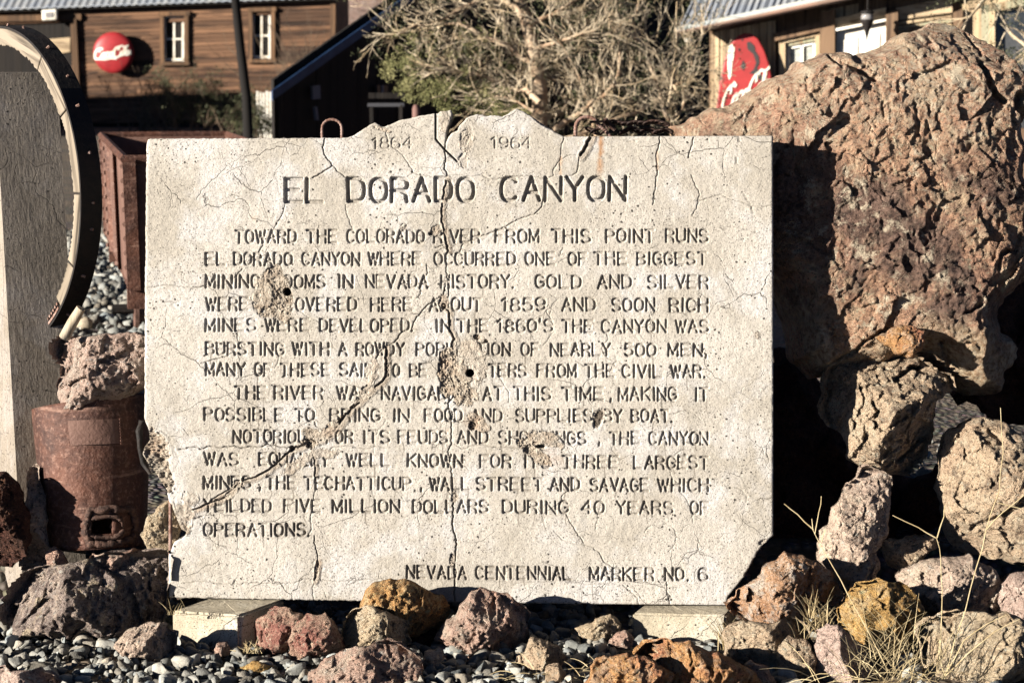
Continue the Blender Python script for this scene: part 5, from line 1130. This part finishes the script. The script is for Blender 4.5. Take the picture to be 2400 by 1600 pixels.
    MB().prism([a+n*.045-Vector((0,0,.05)), b+n*.045-Vector((0,0,.05)), b+n*.045-Vector((0,0,.003)), a+n*.045-Vector((0,0,.003))], [a-Vector((0,0,.05)), b-Vector((0,0,.05)), b-Vector((0,0,.003)), a-Vector((0,0,.003))]).build('fascia_strip', M['gutter'], root)
    MB().tube([a+n*.06-Vector((0,0,.03)), b+n*.06-Vector((0,0,.03))], .012, 8).build('gutter', M['gutter'], root, smooth=True)
    # end wall closes the building on the left
    c = hitp(1664, 300, P, n); MB().box(Vector((c.x, c.y, 0))-n*1.4+Vector((0, 0, .5)), n*2.6, Vector((.97, -.25, 0))*.06, (0, 0, 2.3)).build('end_wall', M['postwood'], root)
    # lantern
    L0 = hitp(2033, 24, P+n*.4, n); ln = empty('porch_lantern', L0, 'hanging porch lantern with round glass and pointed black base', 'lantern'); k = .004
    MB().tube([L0+Vector((0,0,.1)), L0], .006, 6).build('chain_rod', M['iron'], ln)
    MB().lathe(L0, [(.02,0),(.06,-.012),(.066,-.03),(.06,-.034)], (0,0,1), 18).build('cap', M['iron'], ln, smooth=False)
    MB().lathe(L0, [(.05,-.036),(.058,-.06),(.056,-.1),(.04,-.128)], (0,0,1), 18).build('lamp_glass', M['lampglass'], ln, smooth=True)
    MB().lathe(L0, [(.064,-.085),(.062,-.1),(.046,-.135),(.024,-.19),(.008,-.25),(.002,-.29)], (0,0,1), 18).build('pointed_base', M['iron'], ln, smooth=True)
    # tall rounded red sign leaning on the wall
    n2 = n; Q = P+n*.16
    out = [(1676,420),(1680,250),(1688,190),(1700,138),(1713,104),(1728,86),(1745,78),(1762,80),(1778,92),(1792,118),(1803,150),(1812,200),(1818,260),(1818,420)]
    sg = empty('tall_red_sign', hitp(1745, 420, Q, n2), 'tall rounded red sign with white script and chipped paint beside the boulder top', 'sign')
    f = [hitp(x, y, Q, n2) for x, y in out]; 
    MB().prism([v+n2*.03 for v in f], f).build('sign_body', M['red2'], sg, bevel=.012)
    hl = [hitp(x, y, Q+n2*.033, n2) for x, y in [(1708,108),(1716,104),(1722,112),(1720,130),(1716,150),(1714,178),(1709,188),(1706,176),(1705,150),(1706,125)]]
    MB().prism([v+n2*.004 for v in hl], hl).build('white_highlight', M['white'], sg)
    dk = simple('bare_dark_metal', (.045,.04,.04), .8)
    for cs in ([(1750,100),(1758,98),(1768,108),(1770,120),(1778,132),(1780,148),(1774,160),(1782,172),(1790,190),(1784,192),(1772,176),(1756,172),(1766,164),(1772,148),(1766,128),(1752,116)], [(1742,142),(1748,152),(1743,167),(1735,156)], [(1729,114),(1735,114),(1733,122)], [(1739,90),(1742,94),(1738,97)]):
        f = [hitp(x, y, Q+n2*.032, n2) for x, y in cs]; MB().prism([v+n2*.003 for v in f], f).build('bare_patch', dk, sg)
    c0 = hitp(1748, 214, Q+n2*.034, n2); rt = (hitp(1768, 210, Q+n2*.034, n2)-c0); kk = rt.length/20; rt.normalize(); up = Vector((0, 0, 1)); rt = (rt+up*.25).normalized()
    script(sg, lambda u, v, o: c0+rt*(u*56*kk)+(up+rt*.15)*(v*95*kk)+n2*(.003+o), .042, .004, M['white'])
    return
right_house()
# white stone-like float hanging by the eave
a = W(1612, 98, 18.2); tag(MB().lathe(a-Vector((0,0,.025)), [(.012,0),(.034,.01),(.042,.03),(.034,.05),(.012,.06)], (.25,0,1), 12).build('porch_bulb', M['white'], smooth=True), 'small white bulb hanging under the porch roof corner', 'lamp')

# ------------------------------------------------------------------ trees and bushes
def grow(seed, starts, depth, lenf, spread, minr=.0016, up=.05, n=4):
    """returns (MB twigs, tip list); starts = [(p, dir, len, r)]"""
    r = random.Random(seed); mb = MB(); tips = []
    def rec(p, d, L, rad, lv):
        pts = [p.copy()]; rs = [rad]; m = 4; dd = d.copy()
        for i in range(m):
            dd = (dd+Vector((r.gauss(0, .16), r.gauss(0, .16), r.gauss(0, .16)+up))).normalized(); p = p+dd*(L/m); pts.append(p.copy()); rs.append(max(minr, rad*(1-.45*(i+1)/m)))
        mb.tube(pts, rs, 6 if lv > 3 else n, cap=False)
        if lv == 0: tips.append((p, dd)); return
        for k in range(r.choice([2, 3, 3, 4])):
            i = r.randint(1, m); a = Vector((r.gauss(0, 1), r.gauss(0, 1), r.gauss(0, 1))).normalized(); nd = (dd+a*spread).normalized()
            rec(pts[i], nd, L*lenf*r.uniform(.7, 1.15), max(minr, rs[i]*.62), lv-1)
        if r.random() < .7: tips.append((p, dd))
    for p, d, L, rad in starts: rec(Vector(p), Vector(d).normalized(), L, rad, depth)
    return mb, tips
def leaves(tips, per, rad, size, seed, flat=.5, sel=None):
    r = np.random.default_rng(seed); V = []; F = []
    T = [t for t in tips if sel is None or sel(t[0])]
    n = len(T)*per; c = np.repeat(np.array([t[0][:] for t in T]), per, 0); d = r.normal(size=(n, 3)); d /= np.linalg.norm(d, axis=1)[:, None]; c = c+d*(rad*r.random((n, 1))**.6)
    a = r.normal(size=(n, 3)); a = d*1.0+a*.6; a /= np.linalg.norm(a, axis=1)[:, None]; b = np.cross(a, r.normal(size=(n, 3))); b /= np.linalg.norm(b, axis=1)[:, None]
    s = size*r.uniform(.5, 1.3, (n, 1)); V = np.stack([c-b*s*flat*.5, c+a*s*.5+b*s*flat*.3, c+a*s*1.2, c+b*s*flat*.5], 1).reshape(-1, 3); return V, np.arange(n*4).reshape(n, 4)
def bare_tree():
    base = W(1270, 420, 15); base.z = -.2; root = empty('desert_tree', base, 'tangled pale twiggy desert tree with yellow green clumps behind the slab', 'tree')
    tr = [base, W(1262, 300, 15), W(1266, 220, 15.05), W(1250, 120, 15), W(1232, 40, 15), W(1200, -60, 15.1)]
    MB().tube(tr, [.075, .06, .055, .05, .042, .03], 10).build('trunk', M['bark'], root, smooth=True)
    limbs = [([(1262,240),(1180,195),(1100,175),(1020,160)],.02),([(1250,150),(1160,95),(1080,55),(1000,60),(940,80)],.018),([(1266,300),(1330,240),(1300,190),(1230,160)],.018),([(1275,320),(1360,260),(1440,200),(1460,120),(1420,20)],.022),
             ([(1290,330),(1400,300),(1540,240),(1600,190),(1640,100)],.018),([(1575,330),(1560,260),(1510,130),(1480,60),(1500,-20)],.017),([(1250,120),(1330,90),(1390,75)],.016),([(1240,60),(1310,20),(1400,-30)],.018),([(1232,40),(1160,-10),(1100,10),(1030,50)],.02),([(1400,330),(1375,210),(1300,80)],.014),([(1575,300),(1610,240),(1590,200)],.01),([(1262,260),(1200,230),(1130,230)],.012)]
    st = []; r = random.Random(8)
    for pts, rad in limbs:
        d0 = 15+r.uniform(-.25, .25); P = [W(x, y, d0+.1*math.sin(i*2+rad*900)) for i, (x, y) in enumerate(pts)]
        Q = []
        for a, b in zip(P[:-1], P[1:]):
            for t in (0, .33, .66): Q.append(a.lerp(b, t)+Vector((r.gauss(0, .012), r.gauss(0, .02), r.gauss(0, .012))))
        Q.append(P[-1]); nQ = len(Q)
        MB().tube(Q, [rad*(1-.6*i/nQ) for i in range(nQ)], 7).build('limb', M['bark'], root, smooth=True)
        for i in range(1, nQ):
            for _ in range(3):
                dd = (Q[i]-Q[i-1]).normalized()+Vector((r.gauss(0, .7), r.gauss(0, .7), r.gauss(0, .7))); st.append((Q[i], dd, r.uniform(.14, .34), .0055))
    for _ in range(70): st.append((W(r.uniform(1180, 1640), r.uniform(60, 320), 15.1+r.uniform(-.3, .5)), Vector((r.gauss(0, .6), r.gauss(0, .5), 1)), r.uniform(.2, .4), .006))
    mb, tips = grow(21, st, 2, .64, .7, .0015, n=3); o = mb.build('twigs', M['twig'], root); tag(o, None, None, None, 'stuff')
    # needle clumps hang low on the left and fill the right
    cl = []
    for _ in range(135):
        x = r.uniform(900, 1235); lo = 110+(x-905)*.42; y = r.uniform(lo, lo+95); 
        if r.random() < .25: y = r.uniform(60, lo)
        cl.append((W(x, min(y, 270), 15+r.uniform(-.3, .3)), Vector((0, 0, 1))))
    V, F = leaves(cl, 120, .052, .024, 31, .28); tag(mobj('needle_clumps', V, F, M['leaf'], root), None, None, None, 'stuff')
    cl2 = [(W(r.uniform(1230, 1650), r.uniform(0, 330), 15.3+r.uniform(-.2, .6)), Vector((0, 0, 1))) for _ in range(150)]
    V, F = leaves(cl2+tips[::12], 30, .085, .03, 32, .4); tag(mobj('olive_leaves', V, F, M['leafdk'], root), None, None, None, 'stuff')
bare_tree()
def bush(px, py, d, hgt, wid, seed, label, mat, lmat=None, dens=18, lv=2, group='dry bushes along the board house'):
    b = W(px, py, d); b.z = gz(b.x, b.y)-.02; root = empty('dry_bush', b, label, 'bush', group); r = random.Random(seed)
    st = [(b+Vector((r.gauss(0, wid*.25), r.gauss(0, wid*.2), 0)), Vector((r.gauss(0, .5), r.gauss(0, .4), 1)), hgt*r.uniform(.4, .65), .014) for _ in range(dens)]
    mb, tips = grow(seed, st, lv, .68, .6, .004); tag(mb.build('twigs', M[mat], root), None, None, None, 'stuff')
    if lmat: V, F = leaves(tips, 26, .12, .06, seed, .5); tag(mobj('leaves', V, F, M[lmat], root), None, None, None, 'stuff')
bush(350, 290, 42, 1.5, 1.2, 61, 'bare dark bush below the round red sign', 'darktwig', None, 20)
bush(420, 290, 41, 1.2, 1.4, 62, 'dry tan bush under the left house window', 'darktwig', 'leafdk', 16)
bush(690, 300, 40, 2.0, 1.3, 63, 'tall leafless bush right of the second house window', 'darktwig', None, 22)
bush(500, 300, 41, 1.0, 1.6, 64, 'low dark bush left of the leaning pole', 'darktwig', 'leafdk', 14)
bush(625, 300, 36, .9, 1.0, 65, 'small leafy bush behind the picket fence', 'darktwig', 'leafdk', 10)
# overhanging branches, upper right
def right_tree():
    b = W(2520, 300, 13); b.z = -.6; root = empty('overhanging_tree', b, 'dark leafy tree reaching in from the top right corner', 'tree')
    MB().tube([b, W(2530,100,13), W(2500,-150,13)], [.09,.07,.05], 8).build('trunk', M['bark'], root, smooth=True)
    r = random.Random(12); st = []
    for pts in ([(2520,0),(2420,-40),(2300,-20),(2200,-30)],[(2520,120),(2430,130),(2370,80),(2330,10)],[(2500,-80),(2350,-60),(2290,20),(2250,70)],[(2520,60),(2440,90),(2380,140)]):
        P = [W(x, y, 13+r.uniform(-.15, .15)) for x, y in pts]; MB().tube(P, [.02,.014,.009,.005][:len(P)], 6).build('limb', M['twig'], root, smooth=True)
        for i in range(len(P)-1):
            for k in range(3): q = P[i].lerp(P[i+1], r.random()); st.append((q, Vector((r.gauss(-.1, .6), r.gauss(0, .5), r.gauss(-.15, .6))), r.uniform(.14, .28), .005))
    mb, tips = grow(41, st, 1, .7, .7, .002, -.02); tag(mb.build('twigs', M['twig'], root), None, None, None, 'stuff')
    V, F = leaves(tips+[(W(r.uniform(2340, 2420), r.uniform(110, 165), 13), None) for _ in range(22)]+[(W(r.uniform(2150, 2420), r.uniform(-30, 12), 13), None) for _ in range(20)], 20, .05, .022, 42, .5); tag(mobj('leaves', V, F, M['leafdk'], root), None, None, None, 'stuff')
right_tree()

# ------------------------------------------------------------------ dry weeds and grass in front
def weed(paths, d, label):
    root = empty('dry_weed', W(*paths[0][0], d), label, 'plant', 'dry weeds among the rocks'); root.location.z = 0
    r = random.Random(len(paths))
    for pts in paths:
        P = []
        for a, b in zip(pts[:-1], pts[1:]):
            for t in (0, .5): P.append(W(a[0]+(b[0]-a[0])*t+r.uniform(-2, 2), a[1]+(b[1]-a[1])*t, d))
        P.append(W(*pts[-1], d)); n = len(P); MB().tube(P, [.0014*(1-.5*i/n) for i in range(n)], 5).build('stem', M['straw'], root)
weed([[(2215,1590),(2238,1500),(2262,1430),(2290,1330),(2312,1240),(2340,1150),(2350,1060),(2345,955)],[(2312,1240),(2350,1200),(2400,1160)],[(2340,1178),(2395,1192)]], 4.6, 'tall dry weed stem rising before the right boulder')
weed([[(2200,1580),(2206,1480),(2208,1380),(2207,1310),(2195,1260)],[(2195,1260),(2150,1235),(2092,1207)],[(2195,1260),(2212,1210),(2216,1180)]], 4.62, 'forked dry weed stem in front of the flat grey rock')
weed([[(2080,1570),(2040,1490),(1990,1400),(1950,1320),(1918,1270),(1905,1240)],[(1905,1240),(1870,1205),(1838,1180)],[(1905,1240),(1903,1215)],[(1912,1250),(1920,1200),(1925,1162)],[(1925,1270),(1935,1240)]], 4.6, 'long leaning dry weed crossing the upright grey rock')
weed([[(2210,1590),(2270,1530),(2330,1480),(2390,1450)],[(2210,1590),(2260,1500),(2310,1462),(2360,1440)],[(2214,1585),(2200,1530),(2206,1480)]], 4.55, 'spreading dark branched weed over the pale corner rock')
def grass():
    r = random.Random(77); mb = MB()
    def blade(x, y, d, L, lean, w=.0008):
        p = W(x, y, d); a = r.uniform(0, 6.28); dr = Vector((math.cos(a)*lean, math.sin(a)*lean*.5, 1)).normalized(); P = [p]
        for i in range(4): dr = (dr+Vector((math.cos(a)*.18, 0, -.1*lean))).normalized(); P.append(P[-1]+dr*L/4)
        mb.tube(P, [w, w, w*.8, w*.6, w*.25], 3, cap=False)
    for _ in range(120): blade(r.gauss(2080, 55), r.uniform(1500, 1640), r.uniform(4.5, 4.66), r.uniform(.04, .13), r.uniform(.1, .9))
    for _ in range(70): blade(r.gauss(1915, 20), r.uniform(1440, 1500), 4.68, r.uniform(.03, .07), r.uniform(.1, .5))
    for _ in range(40): blade(r.gauss(1700, 9), r.uniform(1500, 1530), 4.8, r.uniform(.04, .09), r.uniform(.05, .4))
    for _ in range(60): blade(r.uniform(1180, 1500), r.uniform(1560, 1610), 4.6, r.uniform(.02, .06), r.uniform(1, 3))
    for _ in range(26): blade(r.gauss(585, 14), 1530, 4.78, r.uniform(.02, .04), r.uniform(.5, 1.4))
    for _ in range(10): blade(r.gauss(412, 14), 1440, 4.84, r.uniform(.02, .045), r.uniform(.1, .4))
    for _ in range(40): blade(r.uniform(1900, 2200), r.uniform(1570, 1620), 4.5, r.uniform(.06, .16), r.uniform(1.5, 4))
    tag(mb.build('dry_grass', M['straw']), 'thin yellow dry grass growing between the front rocks', 'grass', None, 'stuff')
grass()

# bring every base colour to its real-world value in one place (the exposure above is set for it)
for m in bpy.data.materials:
    if not m.use_nodes: continue
    b = m.node_tree.nodes.get('Principled BSDF')
    if not b: continue
    k = .8 if m.name.startswith('white_paint') else .62; inp = b.inputs['Base Color']
    if inp.is_linked:
        src = inp.links[0].from_socket; x = m.node_tree.nodes.new('ShaderNodeMix'); x.data_type = 'RGBA'; x.blend_type = 'MULTIPLY'; x.inputs[0].default_value = 1
        m.node_tree.links.new(src, x.inputs[6]); x.inputs[7].default_value = (k, k, k, 1); m.node_tree.links.new(x.outputs[2], inp)
    else:
        c = inp.default_value; inp.default_value = (c[0]*k, c[1]*k, c[2]*k, 1)
